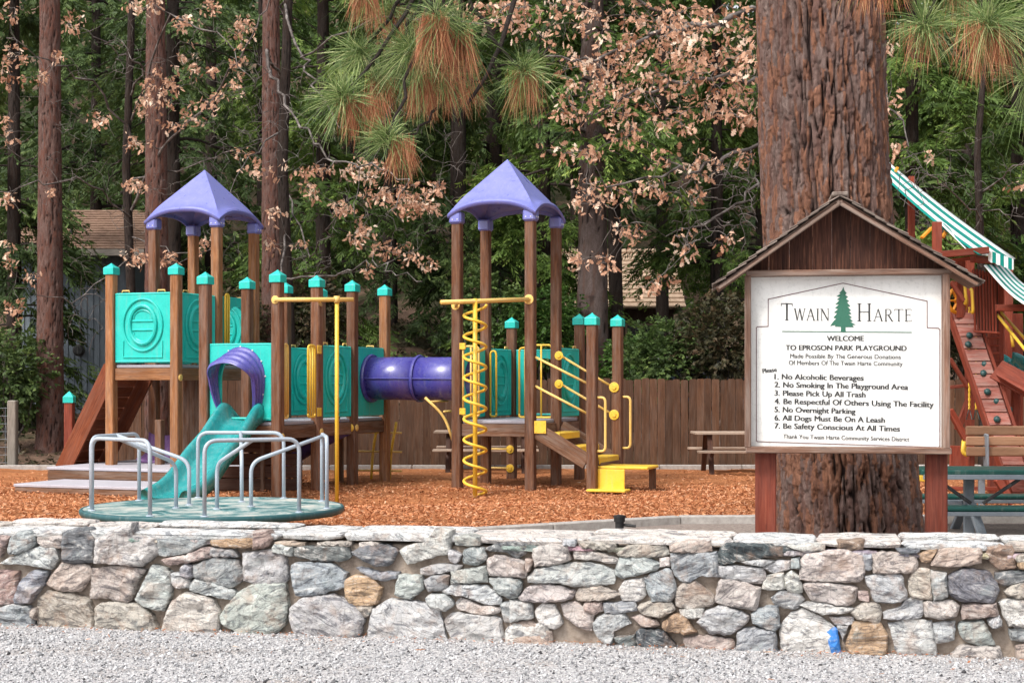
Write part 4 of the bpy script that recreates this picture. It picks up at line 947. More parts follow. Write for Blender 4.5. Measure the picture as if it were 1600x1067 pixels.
# grab bars below the right-hand tower, ladder and arch climber behind
for z_ in (.52, .20):
    p = G(1.5, 4, z_) + e1 * 0 - e2 * .08; q_ = p - e1 * .55; o = MB().tube([p, q_], .017, 8).build('grab_bar', MAT['yellowp'], ps, smooth=True); flange(p, -e2, .07, 'yellow', o)
for xx in (0, .34):
    p = G(-.35, 3.3) + e1 * xx
    MB().tube(bent([p + Vector((0, 0, .0)), p + Vector((0.02, 0, .45)), p + Vector((.12, -.1, .98))], .2), .022, 8).build('ladder_rail', MAT['yellow'], ps, smooth=True)
for z_ in (.16, .48, .8): MB().tube([G(-.62, 3.3, z_), G(.12, 3.3, z_)], .016, 8).build('rung', MAT['yellowp'], ps, smooth=True)
AX = lambda px, py, Y: at(px, py, Y)
for dY in (0, .5):
    MB().tube(bent([AX(664, 621 , 24.0 + dY), AX(695, 650, 24.0 + dY), AX(708, 690, 24.0 + dY)], .2), .022, 8).build('climber_rail', MAT['yellowp'], ps, smooth=True)
MB().tube([AX(672, 628, 24.0), AX(700, 626, 24.5)], .018, 8).build('rung', MAT['yellowp'], ps, smooth=True)
MB().tube([AX(694, 643, 24.0), AX(712, 642, 24.5)], .018, 8).build('rung', MAT['yellowp'], ps, smooth=True)
# yellow round plates where beams bolt on
for (i_, j_), z_ in (((0, 0), .86), ((0, 1), .90), ((0, 2), .93), ((U0, 1), 1.72)):
    for s_ in (1,):
        p = G(i_, j_, z_) + e1 * .075; MB().lathe([(.055, 0), (.055, .01), (.03, .016)], p, 14, e1).build('bolt_plate', MAT['yellowp'], ps, smooth=True)
p = G(0, 2, .93) - e2 * .075; MB().lathe([(.065, 0), (.065, .01), (.03, .016)], p, 14, -e2).build('bolt_plate', MAT['yellow'], ps, smooth=True)
# climbing ramp on the far left
for j in (1.06, 1.94):
    p, q_ = G(U0 - 1.04, j, 1.88), G(U0 - 1.95, j, -.05); MB().beam(p, q_, .045, .30).build('ramp_stringer', MAT['ramp'], ps)
for k in range(11):
    t_ = (k + .5) / 11; p = G(U0 - 1.04, 1.5, 1.88).lerp(G(U0 - 1.95, 1.5, -.05), t_); dr = (G(U0 - 1.95, 1.5, -.05) - G(U0 - 1.04, 1.5, 1.88)).normalized(); nn = dr.cross(e2)
    MB(Matrix.Translation(p - nn * .10 * (1 if nn.z < 0 else -1)) @ Matrix((e2, dr, e2.cross(dr))).transposed().to_4x4()).box((0, 0, 0), (.98, .19, .035), .006).build('ramp_board', MAT['ramp'], ps)
# timber steps and dark boarding below the middle decks
for k in range(5):
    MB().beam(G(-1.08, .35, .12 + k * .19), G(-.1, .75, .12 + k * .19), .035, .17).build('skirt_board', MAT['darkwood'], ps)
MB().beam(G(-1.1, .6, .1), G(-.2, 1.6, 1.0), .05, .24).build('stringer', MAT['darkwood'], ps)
for i_, j_ in ((-.55, .6), (-.25, 1.5), (-.6, 1.6), (-.5, 2.6), (U0 - .45, 1.3), (U0 - .35, 2.4)): MB(Matrix.Translation(G(i_, j_)) @ PR.to_4x4()).box((0, 0, .5), (.12, .12, 1.1), .01).build('support_post', MAT['beam'], ps)
for k in range(5): MB().box(G(U0 - .42 + k * .09, 1.9, .95), (.10, .03, 1.85)).build('skirt_board', MAT['beam'], ps)
# purple spiral chute under the middle deck, mauve seat under the left tower
hp = [G(-.9 + .9 * t_, 1.9 - .3 * math.sin(t_ * 3.0), .42 + .55 * t_ ** 1.3) for t_ in np.linspace(0, 1, 14)]
vs, fs = [], []
for p, k in zip(hp, range(14)):
    for a in np.linspace(-100, 100, 13): vs.append(tuple(p + e2 * (.26 * math.sin(math.radians(a))) + Vector((0, 0, -.26 * math.cos(math.radians(a)) + .1))))
for i in range(13):
    for k in range(12): fs.append([i * 13 + k, i * 13 + k + 1, (i + 1) * 13 + k + 1, (i + 1) * 13 + k])
o = MB().add(vs, fs).build('purple_chute', MAT['purpledark'], ps, smooth=True); s = o.modifiers.new('thick', 'SOLIDIFY'); s.thickness = .02
o = MB(Matrix.Translation(G(U0 - .98, 1.55, .32)) @ PR.to_4x4())
pr = [(-.02, .0), (.12, .02), (.2, .05), (.3, .12), (.36, .3), (.38, .44)]; vs, fs = [], []
for x_ in np.linspace(0, .56, 9):
    for y_, z_ in pr: vs.append((x_, y_ + .0, z_ + .05 * (abs(x_ - .28) / .28) ** 4 + .01))
for i in range(8):
    for k in range(5): fs.append([i * 6 + k, i * 6 + k + 1, i * 6 + k + 7, i * 6 + k + 6])
o = o.add(vs, fs).build('mauve_seat', MAT['mauve'], ps, smooth=True); s = o.modifiers.new('thick', 'SOLIDIFY'); s.thickness = .04

# ================================================================== SIGN
sx = at(1163, 597, 10.72); th = math.radians(-8.5); SW = 1.405
SM = Matrix.Translation(Vector((sx.x, sx.y, 0))) @ Matrix.Rotation(th, 4, 'Z')     # local x right along the face, y into depth
sn = SM.to_3x3() @ Vector((0, -1, 0)); so_ = SM.translation
def suv(px, py, off=0.0):
    d = Vector(((px - 800) / FPX, 1, -(py - HOR) / FPX)); o = Vector((0, 0, CAMZ)); P0 = so_ + sn * off
    t_ = (P0 - o).dot(sn) / d.dot(sn); l = SM.inverted() @ (o + d * t_); return l.x, l.z
sg = thing('park_sign', 'framed white park rules sign on two red brown posts under a small shake gable', 'sign', so_ + SM.to_3x3() @ Vector((.7, .06, 0)))
(x0, zb), (x1, zt) = suv(1163, 703), suv(1483, 427); zt = suv(1163, 424)[1]; zb = (zb + suv(1483, 712)[1]) / 2
for pxa, pxb in ((1180, 1213), (1447, 1480)):
    a, b = suv(pxa, 770, -.09)[0], suv(pxb, 770, -.09)[0]
    MB(SM).box(((a + b) / 2, .12, .72), (b - a, .12, 1.52), .008).build('sign_post', MAT['signpost'], sg)
fw = .075
MB(SM).box((x0 + SW / 2, -.0, zt - fw * .25), (x1 - x0, .13, fw * .55), .006).build('frame_board', MAT['signframe'], sg)
MB(SM).box((x0 + SW / 2, -.0, zb + .02), (x1 - x0, .13, .045), .006).build('frame_board', MAT['signframe'], sg)
MB(SM).box((x0 + .024, .0, (zt + zb) / 2), (.045, .135, zt - zb - .07), .006).build('frame_board', MAT['signframe'], sg)
MB(SM).box((x1 - .024, .0, (zt + zb) / 2), (.045, .135, zt - zb - .07), .006).build('frame_board', MAT['signframe'], sg)
MB(SM).box(((x0 + x1) / 2, .055, (zt + zb) / 2), (x1 - x0 - .06, .03, zt - zb - .05), .003).build('sign_panel', MAT['white'], sg)
PY = .0385
def flat(pts, name, mt, thick=.0015, label=None, closed=True):
    P = [Vector((x_, PY, z_)) for x_, z_ in pts]; v = [(x_, PY - thick, z_) for x_, z_ in pts]; n = len(pts)
    area = sum(pts[i][0] * pts[(i + 1) % n][1] - pts[(i + 1) % n][0] * pts[i][1] for i in range(n))
    f = list(range(n)) if area > 0 else list(range(n))[::-1]
    return MB(SM).add(v, [f]).build(name, MAT[mt], sg, label=label)
def pline(pxs, w, name, mt, z=.0016):
    pts = [suv(x_, y_, -.0385) for x_, y_ in pxs]; mb = MB(SM)
    for (a, b), (c, d) in zip(pts, pts[1:]):
        L = math.hypot(c - a, d - b); nx_, nz_ = -(d - b) / L * w / 2, (c - a) / L * w / 2; ex, ez = (c - a) / L * w * .5, (d - b) / L * w * .5
        mb.add([(a - nx_ - ex, PY - z, b - nz_ - ez), (c - nx_ + ex, PY - z, d - nz_ + ez), (c + nx_ + ex, PY - z, d + nz_ + ez), (a + nx_ - ex, PY - z, b + nz_ - ez)], [[0, 1, 2, 3]]); z += .0001
    return mb.build(name, MAT[mt], sg)
zq = lambda x_, y_: (1160 + x_ / 3.441, 410 + y_ / 3.441)
pline([zq(*p) for p in ((75, 958), (75, 352), (80, 346), (138, 344), (139, 198), (541, 112), (993, 208), (993, 351), (1052, 353), (1061, 361), (1061, 985), (1055, 993), (80, 962), (75, 956))], .005, 'border_line', 'inkred')
pline([zq(215, 371), zq(908, 376)], .006, 'rule_line', 'inkgreen')
tree = "543,131 535,150 520,165 528,168 505,183 526,186 508,200 522,204 498,226 520,226 497,246 515,250 492,270 510,273 488,298 505,300 485,322 470,343 500,336 497,345 530,346 528,371 556,372 554,348 600,348 590,337 610,335 580,320 595,316 575,300 590,297 570,280 588,276 572,262 585,258 565,238 582,236 562,215 574,208 556,196 568,186 553,175 560,165 548,150"
tp = [zq(*map(float, a.split(','))) for a in tree.split()]; tp = [suv(x_, y_, -.0385) for x_, y_ in tp]
res = mgeo.delaunay_2d_cdt([Vector(p) for p in tp], [], [list(range(len(tp)))], 1, 1e-7)
MB(SM).add([(v_.x, PY - .0018, v_.y) for v_ in res[0]], [list(f) for f in res[2]]).build('tree_emblem', MAT['inkgreen'], sg)
# serif capitals as strokes: (x0,z0,x1,z1,width) in a unit box
SER = {'T': (.86, [(.43, 0, .43, 1, .10), (.0, .97, .86, .97, .045), (.02, .83, .02, .97, .03), (.84, .83, .84, .97, .03), (.3, .015, .56, .015, .03)]),
 'W': (1.25, [(.10, 1, .36, 0, .11), (.36, 0, .62, 1, .045), (.62, 1, .88, 0, .11), (.88, 0, 1.15, 1, .045), (-.02, .985, .24, .985, .03), (1.03, .985, 1.27, .985, .03)]),
 'A': (.92, [(.08, 0, .45, 1, .045), (.45, 1, .82, 0, .11), (.2, .36, .68, .36, .035), (-.04, .015, .2, .015, .03), (.68, .015, .96, .015, .03)]),
 'I': (.36, [(.18, 0, .18, 1, .10), (.04, .015, .32, .015, .03), (.04, .985, .32, .985, .03)]),
 'N': (1.0, [(.15, 0, .15, 1, .045), (.15, 1, .85, 0, .11), (.85, 0, .85, 1, .045), (.02, .015, .28, .015, .03), (.0, .985, .2, .985, .03), (.72, .985, .98, .985, .03)]),
 'H': (1.02, [(.18, 0, .18, 1, .10), (.84, 0, .84, 1, .10), (.18, .52, .84, .52, .035), (.04, .015, .32, .015, .03), (.04, .985, .32, .985, .03), (.7, .015, .98, .015, .03), (.7, .985, .98, .985, .03)]),
 'R': (.9, [(.18, 0, .18, 1, .10), (.18, .98, .5, .98, .035), (.5, .98, .66, .86, .06), (.66, .86, .66, .66, .09), (.66, .66, .5, .53, .06), (.5, .53, .18, .53, .035), (.4, .53, .8, 0, .11), (.04, .015, .32, .015, .03), (.72, .015, .92, .015, .03)]),
 'E': (.8, [(.18, 0, .18, 1, .10), (.04, .98, .68, .98, .035), (.18, .52, .56, .52, .035), (.04, .02, .72, .02, .035), (.68, .84, .68, .98, .03), (.72, .02, .74, .18, .03), (.56, .42, .56, .62, .03)])}
def serif(word, x0_, x1_, yb0, yb1, big, small):
    xs = []; tot = 0
    for k, ch in enumerate(word): s_ = 1 if k == 0 else small / big; xs.append((tot, s_)); tot += (SER[ch][0] + .10) * s_
    tot -= .10; mb = MB(SM); z_ = .0018
    for (ox, s_), ch in zip(xs, word):
        for (a, b, c, d, w) in SER[ch][1]:
            def mp_(u, v): X = x0_ + (ox + u * s_) / tot * (x1_ - x0_); return suv(*zq(X, yb0 + (yb1 - yb0) * (X - x0_) / (x1_ - x0_) - v * s_ * big), -.0385)
            (a2, b2), (c2, d2) = mp_(a, b), mp_(c, d); Lw = math.hypot(c2 - a2, d2 - b2); ww = (w + .012) * s_ * .098 * .5 * 1.12; nx_, nz_ = -(d2 - b2) / Lw * ww, (c2 - a2) / Lw * ww
            mb.add([(a2 - nx_, PY - z_, b2 - nz_), (c2 - nx_, PY - z_, d2 - nz_), (c2 + nx_, PY - z_, d2 + nz_), (a2 + nx_, PY - z_, b2 + nz_)], [[0, 1, 2, 3]]); z_ += .00005
    return mb.build('lettering', MAT['ink'], sg)
serif('TWAIN', 208, 466, 311, 313, 92, 64); serif('HARTE', 614, 912, 316, 317, 96, 66)
def text(s_, xa, xb, ya, yb, bold=.0, mt='ink', rot_ext=0):
    """left/right ends in the sign picture, baseline y at each end"""
    cu = bpy.data.curves.new('lettering', 'FONT'); cu.body = s_; cu.size = 1; cu.offset = 0; cu.resolution_u = 3
    o = bpy.data.objects.new('lettering_tmp', cu); COL.objects.link(o); dg = bpy.context.evaluated_depsgraph_get(); me = bpy.data.meshes.new_from_object(o.evaluated_get(dg))
    bpy.data.objects.remove(o); co = np.array([v_.co[:] for v_ in me.vertices]); mnx, mxx = co[:, 0].min(), co[:, 0].max()
    (a, b), (c, d) = suv(*zq(xa, ya), -.0385), suv(*zq(xb, yb), -.0385); ux = (co[:, 0] - mnx) / (mxx - mnx)
    return me, co, ux, (a, b, c, d)
def put(s_, xa, xb, ya, yb, cap, bold=.0):
    me, co, ux, (a, b, c, d) = text(s_, xa, xb, ya, yb, bold); ch = cap / 3.441 * 10.6 / FPX / .70
    ang = math.atan2(d - b, c - a); X = a + (c - a) * ux - math.sin(ang) * co[:, 1] * ch; Z = b + (d - b) * ux + co[:, 1] * ch
    V = np.stack([X, np.full(len(X), PY - .0016), Z], -1)
    if True:
        me2 = me.copy(); nv_ = len(V); fs_ = [list(p.vertices) for p in me.polygons]; sh = (.040 if bold else .016) * ch; V = np.concatenate([V + [-sh, 0, 0], V + [0, -.0002, 0], V + [sh, -.0004, 0]]); me = bpy.data.meshes.new('lettering'); me.from_pydata([tuple(p) for p in V], [], [[i + k_ * nv_ for i in f] for k_ in range(3) for f in fs_])
    if True:
        Vw = V @ np.array(SM.to_3x3()).T + np.array(SM.translation); me.vertices.foreach_set('co', Vw.astype(np.float32).ravel()); me.materials.append(MAT['ink'])
    me.update(); o = bpy.data.objects.new('lettering', me); COL.objects.link(o); adopt(o, sg); return o
B_ = .008
put('WELCOME', 455, 652, 422, 422, 28, B_); put('TO EPROSON PARK PLAYGROUND', 233, 882, 471, 475, 28, B_)
put('Made Possible By The Generous Donations', 257, 851, 514, 519, 24, .0); put('Of Members Of The Twain Harte Community', 249, 861, 550, 556, 24, .0)
put('Please', 110, 185, 595, 586, 24, B_)
for k, (s_, xb, y0_, y1_) in enumerate((('1. No Alcoholic Beverages', 651, 627, 635), ('2. No Smoking In The Playground Area', 890, 670, 684), ('3. Please Pick Up All Trash', 661, 715, 725), ('4. Be Respectful Of Others Using The Facility', 1027, 759, 778),
        ('5. No Overnight Parking', 607, 803, 814), ('6. All Dogs Must Be On A Leash', 765, 848, 861), ('7. Be Safety Conscious At All Times', 846, 891, 908))): put(s_, 173, xb, y0_, y1_, 30, B_)
put('Thank You Twain Harte Community Services District', 219, 897, 945, 961, 23, .0)
# gable
(ax_, az_) = suv(1310, 312); ge0, ge1 = suv(1120, 449), suv(1525, 443)
sl = lambda x_: az_ - abs(x_ - ax_) * ((az_ - ge0[1]) / (ax_ - ge0[0]) if x_ < ax_ else (az_ - ge1[1]) / (ge1[0] - ax_))
cuts = [x0 + .01, x0 + .17, x0 + .31, x0 + .47, x0 + .60, x0 + .73, x0 + .86, x0 + 1.01, x0 + 1.17, x0 + 1.29, x1 - .01]
for k, (a, b) in enumerate(zip(cuts, cuts[1:])):
    pts = [(a + .002, zt + .003), (b - .002, zt + .003), (b - .002, sl(b) - .02)] + ([(ax_, az_ - .02)] if a < ax_ < b else []) + [(a + .002, sl(a) - .02)]
    pts = [p for i_, p in enumerate(pts) if p[1] > zt + .004 or i_ < 2]
    if len(pts) >= 3: MB(SM).prism(pts, .02 + R.uniform(0, .012), .05).build('gable_board', MAT['gable'], sg)
for s_, (ex, ez) in ((0, ge0), (1, ge1)):
    d = Vector((ex - ax_, 0, ez - az_)); L = d.length; d.normalize(); up = Vector((-d.z, 0, d.x)); up = up if up.z > 0 else -up
    for y_ in (-.155,): MB(SM).beam(Vector((ax_, y_, az_)) - up * .035, Vector((ex, y_, ez)) - up * .022, .022, .026).build('barge_board', MAT['signframe'], sg)
    rb = MB(SM).beam(Vector((ax_, .09, az_ - .012)), Vector((ex, .09, ez - .012)), .46, .016, .003).build('roof_board', MAT['signframe'], sg)
    nsh = 12
    for k in range(nsh):
        t0, t1 = k / nsh, min(1.03, (k + 1.75) / nsh)
        for m_ in range(4):
            ya, yb = -.185 + m_ * .145, -.185 + (m_ + 1) * .145 - .006; j_ = R.uniform(-.012, .012)
            p = Vector((ax_, (ya + yb) / 2, az_)) + d * (L * t0) + up * .006; q_ = Vector((ax_, (ya + yb) / 2, az_)) + d * (L * t1 + j_) + up * (.022 + R.uniform(-.003, .004))
            MB(SM).beam(p, q_, yb - ya, .008, .002).build('roof_shingle', MAT['shake'], sg)
MB(SM).box((ax_, .09, az_ + .018), (.11, .56, .03), .008).build('ridge_cap', MAT['shake'], sg)
# ================================================================== BACK FENCE
fe = thing('board_fence', 'long brown vertical board fence behind the play area', 'fence', (0, 29.8, 0))
fm = []
for k in range(5):
    ww = .145; hh = 1.73; mb = MB().prism([(-ww / 2, 0), (ww / 2, 0), (ww / 2, hh - .022), (ww / 2 - .02, hh), (-ww / 2 + .02, hh), (-ww / 2, hh - .022)], -.01, .01)
    mb.uv = [[(mb.v[i][2] + k * 3, mb.v[i][0]) for i in f] for f in mb.f]; fm.append(mb.mesh('board', MAT['fence']))
xx = -7.9; k = 0
while xx < 17.5:
    o = bpy.data.objects.new('board', fm[k % 5]); COL.objects.link(o); o.parent = fe; o.location = (xx, (.15 if xx < 0 else 0) + R.uniform(-.004, .004), -.02 + R.uniform(-.02, .02)); o.rotation_euler = (0, R.uniform(-.006, .006), R.uniform(-.05, .05)); xx += .152; k += 1
for z_ in (.35, 1.4): MB().box((4.8, 30.03, z_), (25.3, .04, .09)).build('rail_board', MAT['fence'], fe)
for i in range(12): MB().box((-7.8 + i * 2.3, 30.1, .8), (.10, .10, 1.7)).build('fence_post', MAT['fence'], fe)
# wire fence, far left
wf = thing('wire_fence', 'wire mesh fence with a grey wooden post beside the pine trunk', 'fence', (-9.6, 30, 0))
for x_, h_ in ((-9.62, 1.25), (-12.2, 1.25), (-14.8, 1.25)): MB().box((x_, 29.6, h_ / 2), (.17, .17, h_ + .1), .02).build('fence_post', MAT['greypost'], wf)
w = MB()
for z_ in np.linspace(.1, 1.15, 8): w.tube([(-14.8, 29.58, z_), (-9.6, 29.58, z_)], .004, 4)
for x_ in np.arange(-14.8, -9.6, .14): w.tube([(x_, 29.585, .05), (x_, 29.585, 1.17)], .004, 4)
w.build('wire_mesh', MAT['steel'], wf, kind='stuff')

# ================================================================== PICNIC TABLES BY THE FENCE
def wood_table(x, y, lab, Lh=.95, z=0):
    t = thing('picnic_table', lab, 'picnic table', (x, y, z)); M_ = Matrix.Translation((x, y, z))
    for k in range(4): MB(M_).box((0, -.30 + k * .2, .74), (Lh * 2, .185, .04)).build('tabletop_plank', MAT['plank'], t)
    for s_ in (-1, 1):
        MB(M_).box((0, s_ * .72, .43), (Lh * 2, .24, .04)).build('seat_plank', MAT['plank'], t)
        for e_ in (-1, 1): MB(M_).beam((e_ * Lh * .72, s_ * .25, .71), (e_ * Lh * .72, s_ * .62, 0), .05, .09, up=(1, 0, 0)).build('leg', MAT['darkwood'], t)
    for e_ in (-1, 1): MB(M_).box((e_ * Lh * .72, 0, .39), (.04, 1.5, .08)).build('crossbeam', MAT['darkwood'], t)
wood_table(xat(760, 28.2), 28.2, 'pale wooden picnic table seen beneath the right-hand tower of the play structure', .95)
wood_table(xat(1165, 27.6), 27.6, 'pale wooden picnic table between the board fence and the white sign', .95)

# ================================================================== STEEL PICNIC TABLE AND BENCH BEHIND THE SIGN
TX, TY = 5.35, 15.9
st_ = thing('steel_picnic_table', 'dark green slatted steel picnic table at the right edge', 'picnic table', (TX, TY, 0)); M_ = Matrix.Translation((TX, TY, 0)) @ Matrix.Rotation(math.radians(-1), 4, 'Z')
for k in range(4): MB(M_).box((0, -.29 + k * .19, .735), (2.4, .18, .055), .012).build('tabletop_slat', MAT['greentable'], st_)
MB(M_).box((0, -.37, .69), (2.36, .03, .05), .004).build('top_frame', MAT['steel'], st_); MB(M_).box((0, .37, .69), (2.36, .03, .05), .004).build('top_frame', MAT['steel'], st_)
for s_ in (-1, 1):
    for k in range(2):
        MB(M_).box((0, s_ * (.72 + k * .15), .41), (2.4, .145, .042), .012).build('seat_slat', MAT['greentable'], st_)
    MB(M_).box((0, s_ * .80, .365), (2.36, .30, .04), .004).build('seat_frame', MAT['steel'], st_)
for e_ in (-.62, .62):
    MB(M_).box((e_, 0, .36), (.12, 1.6, .05), .006).build('crossbeam', MAT['steel'], st_); MB(M_).box((e_, 0, .36), (.1, .06, .7), .006).build('leg', MAT['steel'], st_)
    for s_ in (-1, 1):
        MB(M_).beam((e_, s_ * .1, .4), (e_, s_ * .62, .02), .05, .09, up=(1, 0, 0)).build('leg', MAT['steel'], st_)
        MB(M_).beam((e_ + s_ * .06, -.3, .42), (e_ + s_ * .42, -.34, .67), .03, .035).build('brace', MAT['black'], st_)
bx_, by_ = 6.75, 20.0
bn = thing('park_bench', 'tan slatted bench with a grey bracket seen above the green steel table', 'bench', (bx_, by_, 0)); M_ = Matrix.Translation((bx_, by_, .02))
for k in range(3): MB(M_).beam((-.85, -.02 - .012 * k, 1.0 - k * .135), (.95, -.02 - .012 * k, 1.0 - k * .135), .035, .122, .016).build('back_slat', MAT['tan'], bn)
for k in range(3): MB(M_).box((.05, .12 + k * .14, .44), (1.8, .13, .035), .012).build('seat_slat', MAT['tan'], bn)
for e_ in (-.60, .72):
    MB(M_).beam((e_, -.07, .96), (e_ + .02, -.02, .40), .03, .16, up=(0, 1, 0)).build('bracket', MAT['steel'], bn); MB(M_).box((e_, .2, .41), (.06, .46, .03)).build('bracket', MAT['steel'], bn)
    MB(M_).box((e_, .12, .2), (.08, .06, .44)).build('leg', MAT['steel'], bn)

# ================================================================== PLAY FORT, FAR RIGHT
FY = 21.5
ft = thing('wooden_play_fort', 'red stained wooden play fort with striped canopy and climbing wall at the right edge', 'play fort', (xat(1540, FY), FY, 0))
def fb(p0, p1, w, h, Y, mt='red', nm='beam', Y1=None):
    a, b = at(*p0, Y), at(*p1, Y1 or Y); return MB().beam(a, b, w, h, .006, (0, 1, 0)).build(nm, MAT[mt], ft)
def vpost(px, py0, Y, w=.10, z0=-.1, mt='red', nm='post'):
    a = at(px, py0, Y); return MB().box((a.x, Y, (a.z + z0) / 2), (w, w, a.z - z0), .006).build(nm, MAT[mt], ft)
vpost(1424, 276, 22.6, .09); vpost(1464, 347, 20.8, .11, at(0, 400, 20.8).z); vpost(1500, 405, 21.9, .12, at(0, 497, 21.9).z); vpost(1550, 520, 22.5, .11); vpost(1575, 420, 23.2, .12)
vpost(1515, 405, 23.3, .12); vpost(1563, 412, 21.9, .08, at(0, 590, 21).z)
fb((1458, 399), (1544, 391), .09, .11, 20.7); fb((1520, 405), (1565, 408), .09, .09, 20.9, Y1=21.4); fb((1470, 410), (1525, 402), .05, .09, 21.6)
fb((1556, 481), (1640, 481), .09, .085, 20.8); fb((1486, 440), (1505, 470), .05, .10, 21.2, 'red')
fb((1386, 292), (1402, 262), .04, .10, 22.5, 'orange', 'gable_strut'); fb((1440, 372), (1456, 356), .04, .11, 21.0, 'orange', 'gable_strut'); fb((1472, 372), (1479, 360), .04, .11, 21.0, 'orange', 'gable_strut')
# canopies
def canopy(q4, nm, sag=.06, us=1.0):
    A, B, C_, D = [at(*p) for p in q4]; vs, fs, uv = [], [], []; n = 10
    for i in range(n + 1):
        for j in range(n + 1):
            u, v_ = i / n, j / n; p = (A * (1 - u) + B * u) * (1 - v_) + (D * (1 - u) + C_ * u) * v_; p.z -= sag * math.sin(math.pi * u); vs.append(tuple(p))
    for i in range(n):
        for j in range(n):
            a = i * (n + 1) + j; fs.append([a, a + n + 1, a + n + 2, a + 1]); uv.append([(i / n, us * j / n), ((i + 1) / n, us * j / n), ((i + 1) / n, us * (j + 1) / n), (i / n, us * (j + 1) / n)])
    o = MB().add(vs, fs, uv).build(nm, MAT['canvas'], ft, smooth=True); s = o.modifiers.new('thick', 'SOLIDIFY'); s.thickness = .012; return o
canopy([(1383, 250, 22.9), (1586, 405, 21.5), (1528, 398, 20.6), (1380, 276, 21.6)], 'canopy', .05, .62)
canopy([(1470, 349, 20.9), (1512, 391, 20.7), (1543, 390, 22.0), (1494, 350, 22.2)], 'canopy', .0)
canopy([(1538, 414, 20.8), (1640, 492, 20.0), (1640, 455, 21.2), (1570, 412, 22.0)], 'canopy', .12)
# striped valance
A, B = at(1545, 391, 20.75), at(1584, 405, 20.35); va = []
vs, fs, uv = [], [], []
for k in range(9):
    t_ = k / 8; p = A.lerp(B, t_); vs += [tuple(p), tuple(p - Vector((0, 0, .14 + (.015 if k % 2 else 0))))]
for k in range(8): fs.append([2 * k, 2 * k + 2, 2 * k + 3, 2 * k + 1]); uv.append([(0, k / 8 * .7), (0, (k + 1) / 8 * .7), (1, (k + 1) / 8 * .7), (1, k / 8 * .7)])
MB().add(vs, fs, uv).build('valance', MAT['canvas'], ft).modifiers.new('thick', 'SOLIDIFY').thickness = .01
# slatted panel
for k in range(8):
    px = 1522 + k * 4.7; Yk = 21.6 - k * .05; a, b = at(px, 419 + k * 1.2, Yk), at(px + 1.5, 519 + k * .4, Yk); MB().beam(a, b, .02, .027, .004, (1, 0, 0)).build('slat', MAT['red'], ft)
MB().add([tuple(at(*p)) for p in ((1521, 421, 21.75), (1559, 430, 21.35), (1560, 519, 21.35), (1523, 517, 21.75))], [[0, 1, 2, 3]]).build('gap_shade_sheet', MAT['darkwood'], ft).modifiers.new('thick', 'SOLIDIFY').thickness = .02  # dark sheet added behind the slats so their gaps read as shaded
fb((1520, 425), (1558, 432), .03, .06, 21.75, Y1=21.3); fb((1523, 518), (1560, 520), .03, .07, 21.6, Y1=21.2)
# fort walls behind the slats, low boards
for k in range(6): fb((1530, 528 + k * 12), (1560, 528 + k * 12), .03, .1, 21.7, 'red', 'wall_board')
# climbing wall
TL, TR, BL, BR = at(1488, 492, 21.6), at(1524, 493, 21.2), at(1560, 690, 20.9), at(1592, 690, 20.6)
TL, TR = at(1489, 490, 22.0), at(1523, 490, 21.8)
dwn = (at(1557, 690, 20.95) - TL); dwn2 = (at(1590, 690, 20.75) - TR); kz = (TL.z + .02) / (TL.z - at(1557, 690, 20.95).z)
nb = 15
for k in range(nb):
    a0, a1 = k / nb * kz, (k + .91) / nb * kz; p0, p1, q0, q1 = TL + dwn * a0, TR + dwn2 * a0, TL + dwn * a1, TR + dwn2 * a1; nv = (p1 - p0).cross(q0 - p0).normalized() * .035
    if nv.y > 0: nv = -nv
    v_ = [p0, p1, q1, q0]; v_ = [x - nv * .0 for x in v_] + [x + nv for x in v_]
    lz = (p1 - p0).length; MB().add([tuple(x) for x in v_], [[0, 1, 2, 3], [7, 6, 5, 4], [0, 4, 5, 1], [1, 5, 6, 2], [2, 6, 7, 3], [3, 7, 4, 0]], [[(k * .7, 0), (k * .7 + lz, 0), (k * .7 + lz, .15), (k * .7, .15)][::1]] * 6).build('climbing_plank', MAT['redworn'], ft)
for P_, D_2, sgn in ((TL, dwn, -1), (TR, dwn2, 1)):
    MB().beam(P_ + Vector((sgn * .03, .08, 0)), P_ + D_2 * kz + Vector((sgn * .03, .08, 0)), .16, .045, .005, (1, 0, 0)).build('stringer', MAT['red'], ft)
for px, py in ((1515, 524), (1513, 538), (1537, 540), (1539, 569), (1537, 583), (1559, 597), (1543, 612), (1558, 627), (1577, 640), (1558, 655)):
    t_ = (py - 490) / 200.; Yh = 21.9 - 1.05 * t_; c_ = at(px, py, Yh - .06); r_ = .042; mb = MB(Matrix.Translation(c_)); pr_ = [(r_ * math.sin(a) * (1.25 if a > .9 else 1), r_ * math.cos(a)) for a in np.linspace(.2, 2.7, 6)]
    mb.lathe(pr_[::-1], (0, 0, 0), 8, (.3, -1, .5)); mb.build('hand_hold', MAT['holds'], ft, smooth=True)
